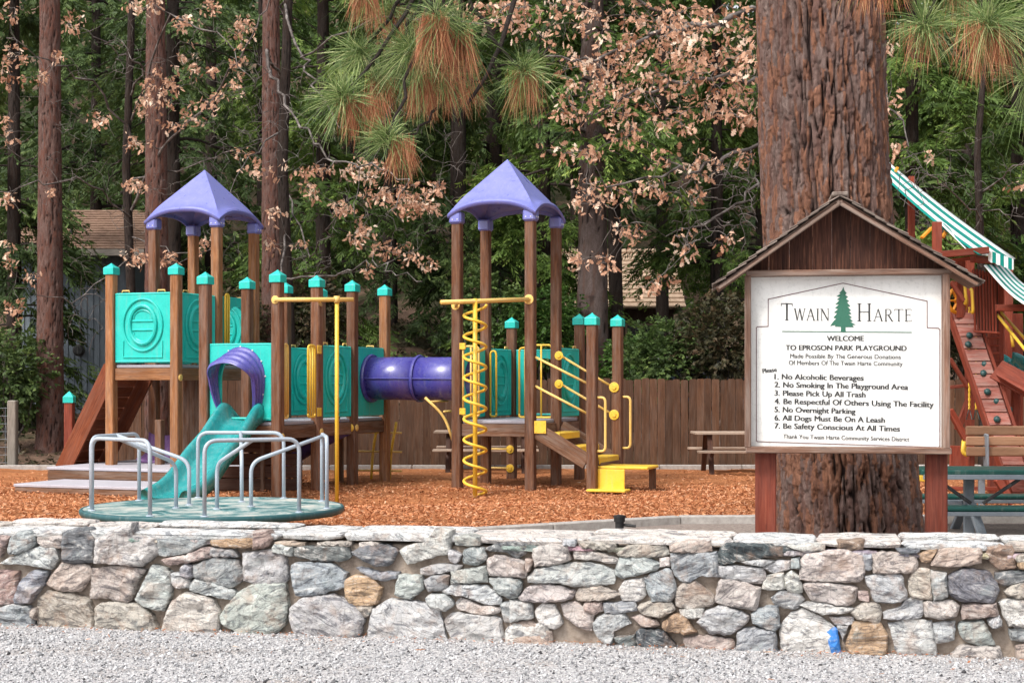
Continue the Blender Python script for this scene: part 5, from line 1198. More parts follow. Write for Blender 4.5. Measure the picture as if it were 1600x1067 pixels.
# steering wheel and handles
c_ = at(1496, 470, 21.9); mb = MB(Matrix.Translation(c_) @ Matrix.Rotation(math.radians(25), 4, 'Z'))
mb.tube([(x_, 0, z_) for x_, _, z_ in ell(0, 0, .17, .17)[:-1]], .028, 8, closed=True); mb.lathe([(.05, -.02), (.05, .02)], (0, 0, 0), 12, (0, 1, 0))
for k in range(6): a_ = k * math.pi / 3; mb.beam((.03 * math.cos(a_), 0, .03 * math.sin(a_)), (.16 * math.cos(a_), 0, .16 * math.sin(a_)), .03, .045, .008, (0, 1, 0))
mb.build('steering_wheel', MAT['orange'], ft)
for px, p0, p1 in ((1507.5, 444, 474), (1518.5, 452, 488)):
    a, b = at(px, p0, 21.3), at(px + 2, p1, 21.3); MB().tube(bent([a + Vector((0, .06, 0)), a, b, b + Vector((0, .06, 0))], .05), .022, 8).build('handle', MAT['yellow'], ft, smooth=True)
# yellow rail, teal slide, platform edge
MB().tube([at(1558, 492, 21.3), at(1606, 552, 20.6), at(1640, 592, 20.2)], .022, 8).build('rail', MAT['yellow'], ft, smooth=True); MB().tube([at(1562, 486, 21.9), at(1640, 572, 20.9)], .02, 8).build('rail', MAT['yellow'], ft, smooth=True)
MB().tube([at(1580, 520, 21.0), at(1583, 542, 21.0)], .022, 8).build('handle', MAT['yellow'], ft, smooth=True)
fb((1557, 577), (1640, 622), .30, .05, 21.3, 'red', 'platform_edge', 20.6); fb((1560, 588), (1640, 634), .04, .16, 21.1, 'red', 'platform_edge', 20.4)
vpost(1590, 490, 22.4, .12); vpost(1587, 600, 21.4, .1); vpost(1645, 480, 21.0, .12)
vs, fs = [], []
for i, t_ in enumerate(np.linspace(0, 1, 16)):
    c_ = at(1572 + 70 * t_, 556 + 12 * t_ + 90 * t_ * t_, 22.3 - 1.0 * t_)
    for a in np.linspace(-90, 90, 11): vs.append((c_.x, c_.y + .28 * math.sin(math.radians(a)), c_.z - .2 * math.cos(math.radians(a)) + .05))
for i in range(15):
    for k in range(10): fs.append([i * 11 + k, i * 11 + k + 1, (i + 1) * 11 + k + 1, (i + 1) * 11 + k])
o = MB().add(vs, fs).build('slide', MAT['slide'], ft, smooth=True); o.modifiers.new('thick', 'SOLIDIFY').thickness = .03
for k in range(3): MB().tube([at(1576 + 10 * k, 566 + 3 * k, 21.9), at(1600 + 12 * k, 590 + 6 * k, 21.4)], .02, 6).build('slide_rim', MAT['slide'], o, smooth=True)
# lower bracing, seen between the sign post and the bench
fb((1484, 640), (1520, 706), .09, .12, 23.0, nm='brace'); fb((1521, 606), (1496, 672), .09, .10, 23.4, nm='brace'); fb((1484, 560), (1512, 605), .05, .10, 23.2, nm='brace'); fb((1484, 605), (1530, 600), .05, .10, 23.8, nm='beam')
fb((1558, 748), (1582, 786), .09, .10, 19.4, nm='brace'); fb((1484, 763), (1600, 763), .05, .16, 22.2, nm='ground_beam'); fb((1484, 712), (1514, 713), .3, .04, 22.0, 'red', 'step')
# sandbox-like yellow piece and low yellow bar
fb((1436, 747), (1452, 747), .08, .05, 20.5, 'yellow', 'low_bar')
# trapeze and swing, hung from the fort's top beam: separate things
tz = thing('trapeze_rings', 'pair of triangular dark green trapeze rings on yellow ropes', 'trapeze', at(1521, 660, 22.6))
for k, (px, pyt) in enumerate(((1514.5, 480), (1525, 480))):
    mb = MB(); a, b = at(px, pyt, 22.6), at(px, 640, 22.6); n_ = 60
    for s_ in (0, math.pi): mb.tube([a.lerp(b, i / n_) + Vector((.009 * math.cos(i * 1.1 + s_), .009 * math.sin(i * 1.1 + s_), 0)) for i in range(n_ + 1)], .010, 5)
    mb.build('rope', MAT['yellow'], tz, smooth=True); h_ = .055 * 2
    MB().tube([at(px, 636, 22.6), at(px - 4.5 + k * 1, 655, 22.6), at(px + 4.5 + k, 655, 22.6)], .009, 6, closed=True).build('ring', MAT['holds'], tz, smooth=True)
swg = thing('swing_hook', 'small bright yellow curved plastic swing piece beside the tan bench', 'swing', at(1507, 700, 20.6))
MB().tube(bent([at(1506, 689, 20.6), at(1504, 707, 20.6), at(1512, 711, 20.6)], .05), [.03] * 9, 8).build('hook', MAT['yellow'], swg, smooth=True)
A = [at(1504, 687, 20.6), at(1512, 701, 20.6), at(1508, 706, 20.6), at(1503, 704, 20.6)]
MB().add([tuple(p) for p in A] + [tuple(p + Vector((0, .03, 0))) for p in A], [[0, 1, 2, 3], [7, 6, 5, 4], [0, 4, 5, 1], [1, 5, 6, 2], [2, 6, 7, 3], [3, 7, 4, 0]]).build('hook_plate', MAT['yellow'], swg)

# ---- small black irrigation stub behind the wall
c_ = at(968, 815, 12.4)
z0 = .0; pz_ = zat(805, 12.4)
vb = thing('pipe_stub', 'short black plastic pipe stub with a side arm just behind the wall', 'pipe', (c_.x, 12.4, 0))
mb = MB(Matrix.Translation((c_.x, 12.4, 0))); mb.lathe([(.035, 0), (.035, pz_ - .05), (.045, pz_ - .05), (.045, pz_ - .02), (.05, pz_ - .02), (.05, pz_), (.035, pz_ + .004)], (0, 0, 0), 16); mb.build('stub', MAT['black'], vb)
MB().tube([(c_.x + .03, 12.4, pz_ - .075), (c_.x + .13, 12.38, pz_ - .085)], .012, 8).build('side_arm', MAT['black'], vb)

# ================================================================== HOUSES, CAR
hs_ = thing('grey_house', 'grey board-sided house with a brown roof behind the left pine trunk', 'house', (xat(118, 38), 40, 0))
hx0, hx1, HY = xat(34, 38), xat(203, 38), 38.0; zw = zat(389, HY)
MB().box(((hx0 + hx1) / 2, HY + 3, zw / 2 - .5), (hx1 - hx0, 6, zw + 1), .01).build('wall', MAT['siding'], hs_)
wl_ = [c for c in hs_.children if c.name.startswith('wall')][0]
x_ = hx0 + .05
while x_ < hx1: MB().box((x_, HY - .012, zw / 2), (.035, .022, zw), .004).build('batten', MAT['siding'], wl_); x_ += .155
a = at(85, 392, 37.4); b = at(215, 392, 37.4); zr = zat(331, 40.5)
L0, L1 = hx0 - .4, hx1 + .5
rf = MB().add([(L0, 37.4, zw - .05), (L1, 37.4, zw - .05), (L1, 41, zr + .1), (L0, 41, zr + .1), (L0, 37.4, zw - .2), (L1, 37.4, zw - .2), (L1, 41, zr - .1), (L0, 41, zr - .1), (L1, 44.6, zw), (L0, 44.6, zw)],
    [[0, 1, 2, 3], [4, 7, 6, 5], [0, 4, 5, 1], [1, 5, 6, 2], [0, 3, 7, 4], [3, 2, 8, 9]]).build('roof', MAT['brownroof'], hs_)
for k in range(16):
    t_ = k / 16; y_ = 37.4 + 3.6 * t_; z_ = zw - .05 + (zr + .15 - zw) * t_; MB().box(((L0 + L1) / 2, y_ + .1, z_ + .035), (L1 - L0, .26, .02), .003, Matrix.Rotation(math.atan2(zr + .15 - zw, 3.6) * .55, 3, 'X')).build('shingle_course', MAT['brownroof'], rf)
MB().box(((L0 + L1) / 2, 37.38, zw - .14), (L1 - L0, .03, .16)).build('fascia', MAT['greypost'], hs_)
p = at(124, 547, 37.9); MB().lathe([(.15, 0), (.15, .06), (.1, .1)], p, 20, (0, -1, 0)).build('vent', MAT['black'], hs_)
p = at(112, 367, 38.6); MB().lathe([(.04, 0), (.04, .35)], p, 8).build('vent_pipe', MAT['black'], hs_)
h2 = thing('tan_roof_house', 'house with a tan shingle roof up the slope between the trees', 'house', (xat(960, 52), 54, 0))
RY = 50.0; rx0, rx1 = xat(822, RY), xat(1072, RY); z0, z1 = zat(482, RY), zat(382, RY)
MB().box(((rx0 + rx1) / 2, RY + 4.5, (z0 + 0) / 2), (rx1 - rx0 - .6, 7, z0 + .2), .01).build('wall', MAT['darkwall'], h2)
rf = MB().add([(rx0, RY, z0), (rx1, RY, z0), (rx1, RY + 4, z1), (rx0, RY + 4, z1), (rx0, RY + 8, z0), (rx1, RY + 8, z0)], [[0, 1, 2, 3], [3, 2, 5, 4], [0, 3, 4], [1, 5, 2]]).build('roof', MAT['tanroof'], h2)
nc = 13
for k in range(nc):
    t_ = k / nc; y_ = RY + 4 * t_; z_ = z0 + (z1 - z0) * t_; MB().box(((rx0 + rx1) / 2, y_ + .12, z_ + .12), (rx1 - rx0, .34, .05), .004, Matrix.Rotation(math.radians(20), 3, 'X')).build('shingle_course', MAT['tanroof'], rf)
mb = MB()
for k in range(26): mb.tube([(rx0 + .05 + k * (rx1 - rx0 - .3) / 25, RY + 4, z1 + .08), (rx0 + .21 + k * (rx1 - rx0 - .3) / 25, RY + 4, z1 + .10)], .11, 8)
mb.build('ridge_tiles', MAT['tanroof'], rf)
for px in (900, 1000): 
    o = MB().box((xat(px, RY + 1), RY + .98, z0 - .9), (1.0, .08, .9)).build('window', MAT['plank'], h2); MB().box((xat(px, RY + 1), RY + .93, z0 - .9), (.86, .04, .76)).build('pane', MAT['glassdark'], o)
cx_ = xat(1083, 39); cz_ = float(hill(np.array([cx_]), np.array([39.]))[0])
cr = thing('parked_car', 'dark blue car half hidden behind the board fence', 'car', (cx_, 39, cz_)); M_ = Matrix.Translation((cx_, 39, zat(560, 39) - 1.42))
MB(M_).prism([(-1.9, .35), (1.9, .35), (1.95, .6), (1.85, .88), (.95, .95), (.55, 1.36), (-.9, 1.40), (-1.55, .98), (-1.95, .9), (-1.98, .5)], -.82, .82).build('body', MAT['car'], cr)
MB(M_).prism([(.86, .97), (.50, 1.32), (-.85, 1.35), (-1.4, .99)], -.835, .835).build('window', MAT['glassdark'], cr)
MB(M_).box((-.2, -.55, 1.43), (1.3, .04, .03)).box((-.2, .55, 1.43), (1.3, .04, .03)).build('roof_rail', MAT['chrome'], cr)
for e_ in (-1.2, 1.2):
    for s_ in (-1, 1):
        w_ = MB(M_).lathe([(.33, -.1), (.33, .1)], (e_, s_ * .78, .33), 20, (0, 1, 0)).build('wheel', MAT['black'], cr); MB(M_).lathe([(.2, -.11), (.2, .11)], (e_, s_ * .79, .33), 16, (0, 1, 0)).build('rim', MAT['steel'], w_)
# ================================================================== TREES
def hz(x, y): return float(hill(np.array([x]), np.array([y]))[0])
def fronds(P, D, n_leaf, fl, ll, lw, q, droop=.5, tone=None):
    """flat drooping sprays: P (n,3) bases, D (n,3) directions; returns V,F,tone"""
    n = len(P); t = np.linspace(.12, 1, n_leaf); sgn = np.where(np.arange(n_leaf) % 2, 1., -1.); sgn[-1] = 0
    d = D / np.linalg.norm(D, axis=1, keepdims=True); up = np.array([0, 0, 1.]) + q.normal(0, .35, (n, 3))
    s = np.cross(d, up); s /= np.linalg.norm(s, axis=1, keepdims=True); nrm = np.cross(s, d)
    L = fl * q.uniform(.6, 1.3, n); base = P[:, None] + d[:, None] * (t[None, :, None] * L[:, None, None])
    base[:, :, 2] -= droop * (t[None] ** 2) * L[:, None] * .6
    ang = q.uniform(.45, .95, (n, n_leaf)) * sgn[None]
    ld = d[:, None] * np.cos(ang)[..., None] + s[:, None] * np.sin(ang)[..., None]; ld[:, :, 2] -= .25 + q.random((n, n_leaf)) * .35
    ld += q.normal(0, .12, ld.shape); ld /= np.linalg.norm(ld, axis=2, keepdims=True)
    l = ll * (1.15 - .6 * t)[None] * q.uniform(.7, 1.3, (n, n_leaf)); w = lw * q.uniform(.7, 1.3, (n, n_leaf))
    ls = np.cross(ld, nrm[:, None] + q.normal(0, .4, ld.shape)); ls /= np.linalg.norm(ls, axis=2, keepdims=True) + 1e-9
    a = base; b = base + ld * (l * .5)[..., None] + ls * w[..., None]; c = base + ld * l[..., None]; e = base + ld * (l * .5)[..., None] - ls * w[..., None]
    V = np.stack([a, b, c, e], 2).reshape(-1, 3); F = np.arange(len(V)).reshape(-1, 4)
    tn = (q.normal(.42, .2, n) if tone is None else tone)[:, None] + .25 * (t[None] - .5) + q.normal(0, .07, (n, n_leaf))
    return V, F, np.repeat(np.clip(tn, 0, 1).ravel(), 4)
def conifer(px, D, dia, z0, z1, Rr, n, mat, bark, label, lean=0, limbs_n=34, cat='tree', group=None, tw=1, zt=None, low=0):
    x, y = xat(px, D), D; g0 = hz(x, y); sd = int(px * 7 + D * 13) % 9973; q = np.random.default_rng(sd); H = zt or (z1 + 4)
    t = thing('pine_tree' if 'pine' in label else 'cedar_tree', label, cat, (x, y, g0), group)
    lx = lambda z: x + lean * (z - g0)
    axis = [(g0 - .3, lx(g0), y, dia * .62), (g0 + .5, lx(g0 + .5), y, dia * .52), (g0 + 4, lx(g0 + 4), y, dia * .48), (H, lx(H), y, dia * .22 if n else dia * .36)]
    if D < 36: trunk('trunk', axis, MAT[bark], t, 60, .07, (.07, .24), dia * .06, sd)
    else: trunk('trunk', axis, MAT[bark], t, 28, .16, (.12, .5), dia * .06, sd)
    if n:
        nb = limbs_n; bh = np.sort(q.uniform(z0, z1, nb)); segs = []; P, Dd, T = [], [], []
        for h in bh:
            f = (h - z0) / (z1 - z0); rr = Rr * (1 - .45 * f) * q.uniform(.6, 1.1); a = q.uniform(0, 2 * math.pi); k = 7; pts = []
            for i in range(k):
                u = i / (k - 1); pts.append((lx(h) + math.cos(a) * rr * u + q.normal(0, .05), y + math.sin(a) * rr * u + q.normal(0, .05), h + .25 * rr * u - .55 * rr * u * u))
            segs.append((pts, [.045 * (1 - .8 * i / (k - 1)) * (rr / 2.5) + .006 for i in range(k)]))
            m = max(4, int(1.05 * n / nb)); u = q.uniform(.15, 1.0, m) ** .7; pp = np.array(pts); idx = u * (k - 1)
            B = np.stack([np.interp(idx, np.arange(k), pp[:, c]) for c in range(3)], -1); sp_ = q.normal(0, 1, (m, 3)) * np.array([.26, .26, .16]) * (rr / 2.2); B = B + sp_
            dd = np.stack([math.cos(a) + q.normal(0, .8, m), math.sin(a) + q.normal(0, .8, m), -.35 + q.normal(0, .3, m)], -1)
            P.append(B); Dd.append(dd); T.append(np.full(m, q.normal(.45, .13)) + q.normal(0, .1, m))
        V, F, tn = fronds(np.concatenate(P), np.concatenate(Dd), 13, .42, .20, .0225, q, tone=np.concatenate(T))
        npmesh('crown', V, F, MAT[mat], t, {'tone': tn}, kind='stuff'); limbs(segs, 'branches', MAT['darkbark'], t, 5)
    return t
def R_(px, D): return xat(px, D)
conifer(78, 33, .54, 0, 0, 0, 0, None, 'redbark', 'straight red-brown pine trunk in front of the grey house, leftmost of the big trunks', zt=11)
conifer(246, 30, .46, 0, 0, 0, 0, None, 'redbark', 'red-brown pine trunk directly behind the left purple roof', lean=-.004, zt=10.5)
conifer(426, 34, .46, 0, 0, 0, 0, None, 'redbark', 'slim red-brown pine trunk right of the left purple roof, behind the teal-capped posts', lean=-.004, zt=12)
conifer(270, 37, .40, 6.5, 14, 2.2, 700, 'cedar2', 'darkbark', 'dark-barked conifer close behind the pine trunk at the left purple roof')
conifer(22, 35.5, .32, 1.2, 12.5, 2.1, 1900, 'cedar2', 'darkbark', 'dense dark conifer filling the left edge beside the grey house')
conifer(-70, 40, .35, 1.0, 13, 2.6, 900, 'cedar2', 'darkbark', 'dark conifer cut off by the left edge')
conifer(150, 45, .35, 6.3, 15, 3.2, 1900, 'cedar2', 'darkbark', 'dark green conifer rising behind the grey house')
conifer(330, 42, .36, 2.2, 14, 3.0, 2100, 'cedar2', 'darkbark', 'shaded cedar behind the left purple roof')
conifer(505, 37, .36, 2.4, 13, 2.6, 2200, 'cedar', 'darkbark', 'green cedar with drooping sprays above the middle teal-capped posts')
conifer(410, 47, .36, 2, 15, 3.2, 1500, 'cedar', 'darkbark', 'cedar far behind the slim red-brown pine trunk')
conifer(610, 42, .38, 3.2, 14, 2.8, 2000, 'cedar2', 'darkbark', 'shadowy cedar behind the last teal-capped post, left of the crawl tube')
conifer(716, 40, .44, 2.6, 13, 2.4, 1500, 'cedar2', 'darkbark', 'dark straight conifer trunk just left of the right purple roof')
conifer(772, 43, .50, 3.0, 14, 2.6, 1900, 'cedar', 'darkbark', 'dark conifer seen between the posts of the right purple roof')
conifer(850, 38, .34, 2.6, 12.6, 2.5, 2500, 'cedar', 'darkbark', 'bright green cedar directly right of the right purple roof')
conifer(926, 36, .72, 6.0, 13, 2.6, 800, 'cedar', 'greybark', 'thick grey-brown trunk in front of the tan roofed house')
conifer(966, 37.5, .34, 6.0, 13, 2.0, 500, 'cedar2', 'darkbark', 'thin dark trunk leaning beside the thick grey-brown trunk', lean=-.02)
conifer(1035, 44, .36, 7.0, 14.5, 3.0, 2100, 'cedar', 'darkbark', 'green cedar whose sprays hang above the tan shingle roof')
conifer(1120, 40, .34, 3.4, 13, 2.6, 2200, 'cedar', 'darkbark', 'loose green cedar just left of the sign gable')
conifer(1190, 46, .38, 1.2, 15, 3.2, 1500, 'cedar2', 'darkbark', 'dark cedar behind the left edge of the giant pine')
conifer(1425, 31, .30, 4.2, 10.6, 2.0, 1900, 'cedar', 'darkbark', 'bright yellow-green cedar right of the giant pine, above the striped canopy')
conifer(1512, 37, .34, 2.0, 12.6, 2.6, 2300, 'cedar', 'darkbark', 'cedar with a dark thin stem behind the striped canopy')
conifer(1590, 34, .32, 4.0, 11.5, 2.2, 1900, 'cedar', 'darkbark', 'green cedar at the right edge of the view')
conifer(1670, 40, .38, 1.0, 13, 3.0, 1300, 'cedar2', 'darkbark', 'dark cedar cut off by the right edge')
conifer(1350, 48, .38, 1.5, 15, 3.2, 1000, 'cedar2', 'darkbark', 'dark cedar far behind the right edge of the giant pine')
conifer(545, 52, .4, 3, 17, 3.6, 1500, 'cedar2', 'darkbark', 'dark conifer far up the bank behind the hanging pine needles')
conifer(672, 53, .4, 3, 17, 3.4, 1200, 'cedar2', 'darkbark', 'dark conifer far up the slope left of the right purple roof')
conifer(235, 54, .4, 4, 17, 3.6, 1300, 'cedar2', 'darkbark', 'dark conifer far behind the left purple roof')
conifer(900, 60, .45, 7, 19, 4, 1300, 'cedar2', 'darkbark', 'tall dark conifer rising behind the tan roofed house')
# far wood as one mass
q = np.random.default_rng(77); n = 11000; y = q.uniform(56, 105, n); x = q.uniform(-1, 1, n) * (y * .42 + 6); z = hill(x, y) + q.uniform(0, 1, n) ** .8 * 17
ok = ~((np.abs(x - xat(960, y)) < 5) & (y < 60)); x, y, z = x[ok], y[ok], z[ok]
V, F, tn = fronds(np.stack([x, y, z], -1), np.stack([q.normal(0, 1, len(x)), q.normal(0, 1, len(x)), q.normal(-.2, .3, len(x))], -1), 9, 1.3, .8, .13, q, tone=np.clip(q.normal(.35, .2, len(x)), 0, 1))
o = npmesh('forest', V, F, MAT['cedar2'], attrs={'tone': tn}, kind='stuff'); tag(o, 'distant mass of dark conifer foliage on the slope', 'forest')
# leafy bushes and undergrowth
def bush(px, D, rx, rz, zc, n, label, mat='bush', size=.075):
    x = xat(px, D); g0 = hz(x, D); q = np.random.default_rng(int(px + D * 31)); t = thing('bush', label, 'bush', (x, D, g0)); segs = []
    d = q.normal(0, 1, (n, 3)); d /= np.linalg.norm(d, axis=1, keepdims=True); rr = q.random(n) ** .4
    lump = vnoise(d * 2.2 + 5, int(px), 3); P = np.array([x, D, zc]) + d * np.array([rx, rx * .7, rz]) * (rr * (.55 + .9 * lump))[:, None]; P[:, 2] = np.maximum(P[:, 2], g0 + .05)
    V, F, tn = fronds(P, d + q.normal(0, .5, d.shape), 6, size * 2.2, size * 1.6, size * .38, q, .3, tone=np.clip(.25 + .5 * lump + q.normal(0, .12, n), 0, 1))
    npmesh('foliage', V, F, MAT[mat], t, {'tone': tn}, kind='stuff')
    for k in range(9):
        e = P[q.integers(n)]; b = np.array([x + q.normal(0, .15), D, g0 - .05]); segs.append(([tuple(b), tuple((b + e) / 2 + q.normal(0, .1, 3)), tuple(e)], [.03, .018, .006]))
    limbs(segs, 'stems', MAT['twig'], t, 4)
bush(1030, 33.6, 1.0, .9, 2.1, 900, 'broad green bush above the fence beneath the tan roof', 'cedar2')
bush(1125, 33.4, 1.0, 1.15, 2.4, 1200, 'reddish brown loose shrub above the fence at the left edge of the sign', 'understory')
bush(985, 35.2, .8, .7, 2.0, 500, 'small green bush behind the fence, left of the broad green bush')
bush(850, 35.5, 1.0, .9, 2.9, 1100, 'green bush seen between the right-hand posts of the right purple roof tower')
bush(14, 32.6, .9, 1.0, 1.8, 900, 'dark green bush behind the wire fence', 'cedar2')
bush(52, 36.2, .5, 1.2, 1.6, 500, 'narrow vine-like shrub climbing the left corner of the grey house', 'cedar2')
bush(1470, 33, 1.2, 1.2, 2.8, 1200, 'olive shrub behind the slatted panel of the play fort', 'understory')
bush(1585, 32.5, 1.0, 1.1, 3.6, 900, 'green shrub behind the yellow rail of the play fort')
bush(470, 34.5, 1.1, .8, 3.2, 1000, 'olive shrub on the bank behind the fire pole', 'understory')
bush(750, 36, .8, .8, 3.4, 800, 'dim green bush just left of the coil climber', 'cedar2')
bush(360, 33.5, .8, .8, 2.9, 500, 'twiggy brown shrub behind the tall posts of the left tower', 'understory')
n = 5000; x = rng.uniform(-16, 16, n); y = rng.uniform(30.2, 46, n); z = hill(x, y) + .03
V, F, tn = fronds(np.stack([x, y, z], -1), np.stack([rng.normal(0, 1, n), rng.normal(0, 1, n), rng.uniform(.1, .8, n)], -1), 5, .22, .12, .03, rng, .4)
o = npmesh('undergrowth', V, F, MAT['understory'], attrs={'tone': tn}, kind='stuff'); tag(o, 'brown leaf litter and low undergrowth on the slope behind the fence', 'undergrowth')

# ---- oaks with dead leaves and bare grey twigs
LT = np.array([(0, 0, 0), (.18, .10, 0), (.30, .27, 0), (.42, .13, 0), (.56, .34, 0), (.70, .14, 0), (.83, .22, 0), (1, 0.02, 0)]); 
def leaves(C, q, size, per=(4, 8), spread=.045):
    cnt = q.integers(per[0], per[1], len(C)); P = np.repeat(C, cnt, 0); n = len(P); ct = np.repeat(q.normal(.48, .2, len(C)), cnt); P = P + q.normal(0, spread, (n, 3))
    d = q.normal(0, .75, (n, 3)); d[:, 2] -= .75; d /= np.linalg.norm(d, axis=1, keepdims=True); s = np.cross(d, q.normal(0, 1, (n, 3))); s /= np.linalg.norm(s, axis=1, keepdims=True); nr = np.cross(d, s)
    L = size * q.uniform(.6, 1.35, n); W = L * q.uniform(.7, 1.15, n); m = len(LT); curl = q.normal(0, .35, n); V = np.zeros((n, 2 * m, 3))
    for k, (u, w, _) in enumerate(LT):
        for j, sg_ in ((0, 1), (1, -1)): V[:, 2 * k + j] = P + d * (L * u)[:, None] + s * (W * w * sg_)[:, None] + nr * (L * (curl * u * u + .30 * w))[:, None]
    f = np.array([[2 * k, 2 * k + 2, 2 * k + 3, 2 * k + 1] for k in range(m - 1)]); F = (f[None] + 2 * m * np.arange(n)[:, None, None]).reshape(-1, 4)
    tn = np.clip(ct + q.normal(0, .17, n), 0, 1); return V.reshape(-1, 3), F, np.repeat(tn, 2 * m)
def oak(label, tpx, tD, dia, limb_px, blobs, twigs, D0, Dv, seed, zt=13, size=.12, bark='darkbark', z_low=0):
    q = np.random.default_rng(seed); x = xat(tpx, tD); g0 = max(-.1, hz(x, tD)); t = thing('oak_tree', label, 'tree', (x, tD, g0)); segs = []
    trunk('trunk', [(g0 - .3, x, tD, dia * .6), (g0 + 2, x + .05, tD, dia * .5), (g0 + 6, x - .1, tD, dia * .4), (zt, x + .15, tD, dia * .25)], MAT[bark], t, 32, .1, (.07, .22), dia * .06, seed)
    nodes = []
    for (pl, r0) in limb_px:
        pts = [np.array(at(a, b, c)) for a, b, c in pl]; k = 5 * (len(pts) - 1) + 1; idx = np.linspace(0, len(pts) - 1, k); pp = np.array(pts); P = np.stack([np.interp(idx, np.arange(len(pts)), pp[:, c]) for c in range(3)], -1)
        P[1:-1] += q.normal(0, .045, (k - 2, 3)); rs = list(np.linspace(r0 * .75, r0 * .22, k)); segs.append(([tuple(p) for p in P], rs)); nodes += [(*p, r) for p, r in zip(P, rs)]
    N = np.array(nodes); C, lf = [], []
    for lst, isleaf in ((blobs, 1), (twigs, 0)):
        for (bx, by, rx, ry, cn) in lst:
            for _ in range(int(cn * ((1.0 if D0 < 20 else 1.7) if isleaf else 2.2))):
                r_ = math.sqrt(q.random()); a = q.uniform(0, 6.28); C.append(np.array(at(bx + rx * r_ * math.cos(a), by + ry * r_ * math.sin(a), D0 + q.uniform(-Dv, Dv)))); lf.append(isleaf)
    C = np.array(C); lf = np.array(lf); d0 = np.array([np.min(((N[:, :3] - c) ** 2).sum(1)) for c in C]); ordr = np.argsort(d0); buf = np.zeros((len(N) + len(C) * 6, 4)); buf[:len(N)] = N; m = len(N)
    for i in ordr:
        c = C[i]; dd = ((buf[:m, :3] - c) ** 2).sum(1); j = int(np.argmin(dd)); b = buf[j, :3]; L = math.sqrt(dd[j])
        if L < .06: continue
        k = 6; mid = (b + c) / 2 + q.normal(0, .16, 3) * L; mid[2] += .10 * L; u = np.linspace(0, 1, k)[:, None]; P = (1 - u) ** 2 * b + 2 * u * (1 - u) * mid + u * u * c; P[1:-1] += q.normal(0, .022, (k - 2, 3)) * min(1, L)
        r0 = min(buf[j, 3] * .8, .006 + .012 * L); rs = np.linspace(max(r0, .0045), .0032, k); segs.append(([tuple(p) for p in P], list(rs)))
        buf[m:m + k - 1, :3] = P[1:]; buf[m:m + k - 1, 3] = rs[1:]; m += k - 1
    limbs(segs, 'branches', MAT['twig'], t, 4)
    V, F, tn = leaves(C[lf == 1], q, size); npmesh('leaves', V, F, MAT['oakleaf'], t, {'tone': tn}, kind='stuff'); return t
oak('oak with masses of dead peach-coloured leaves, its trunk hidden behind the giant pine', 1290, 17.5, .34,
    [([(1290, 60, 17.5), (1180, 15, 17.3), (1085, 40, 17), (1010, 62, 16.8), (930, 92, 16.6), (850, 88, 16.4)], .055), ([(1290, 150, 17.5), (1180, 120, 17.2), (1090, 120, 17), (1000, 150, 16.6), (930, 180, 16.4)], .045),
     ([(1290, 220, 17.5), (1190, 215, 17.2), (1120, 255, 17), (1060, 270, 16.8), (960, 285, 16.4), (900, 300, 16.4)], .035), ([(1290, 280, 17.5), (1170, 300, 17.2), (1110, 350, 17), (1040, 370, 16.6)], .03),
     ([(1290, 120, 17.5), (1380, 130, 17.4), (1420, 230, 17)], .03), ([(1085, 40, 17), (960, -10, 16.8), (840, -20, 16.4), (780, 20, 16.3)], .03)],
    [(1000, 45, 110, 45, 62), (1110, 55, 75, 60, 75), (1145, 140, 50, 65, 62), (1010, 110, 100, 35, 62), (930, 165, 70, 38, 42), (870, 30, 55, 40, 24), (895, 235, 42, 12, 13), (985, 210, 30, 22, 12), (1060, 175, 60, 35, 30),
     (1045, 252, 22, 12, 7), (1098, 258, 26, 20, 12), (935, 300, 55, 22, 24), (1010, 300, 40, 18, 13), (1085, 300, 12, 10, 3), (985, 362, 22, 15, 9), (1068, 382, 20, 14, 8), (932, 408, 38, 8, 11), (1025, 445, 28, 18, 7), (1390, 165, 12, 12, 5), (1384, 80, 10, 14, 6),
     (1408, 228, 10, 10, 3), (820, 30, 30, 28, 15), (895, 110, 36, 30, 16), (790, 12, 26, 14, 9), (1135, 370, 16, 14, 4), (1165, 235, 15, 20, 6)],
    [(1120, 330, 70, 80, 60), (1160, 270, 30, 40, 18), (1000, 330, 70, 40, 14), (1430, 290, 30, 60, 12)], 16.9, .9, 31, size=.072)
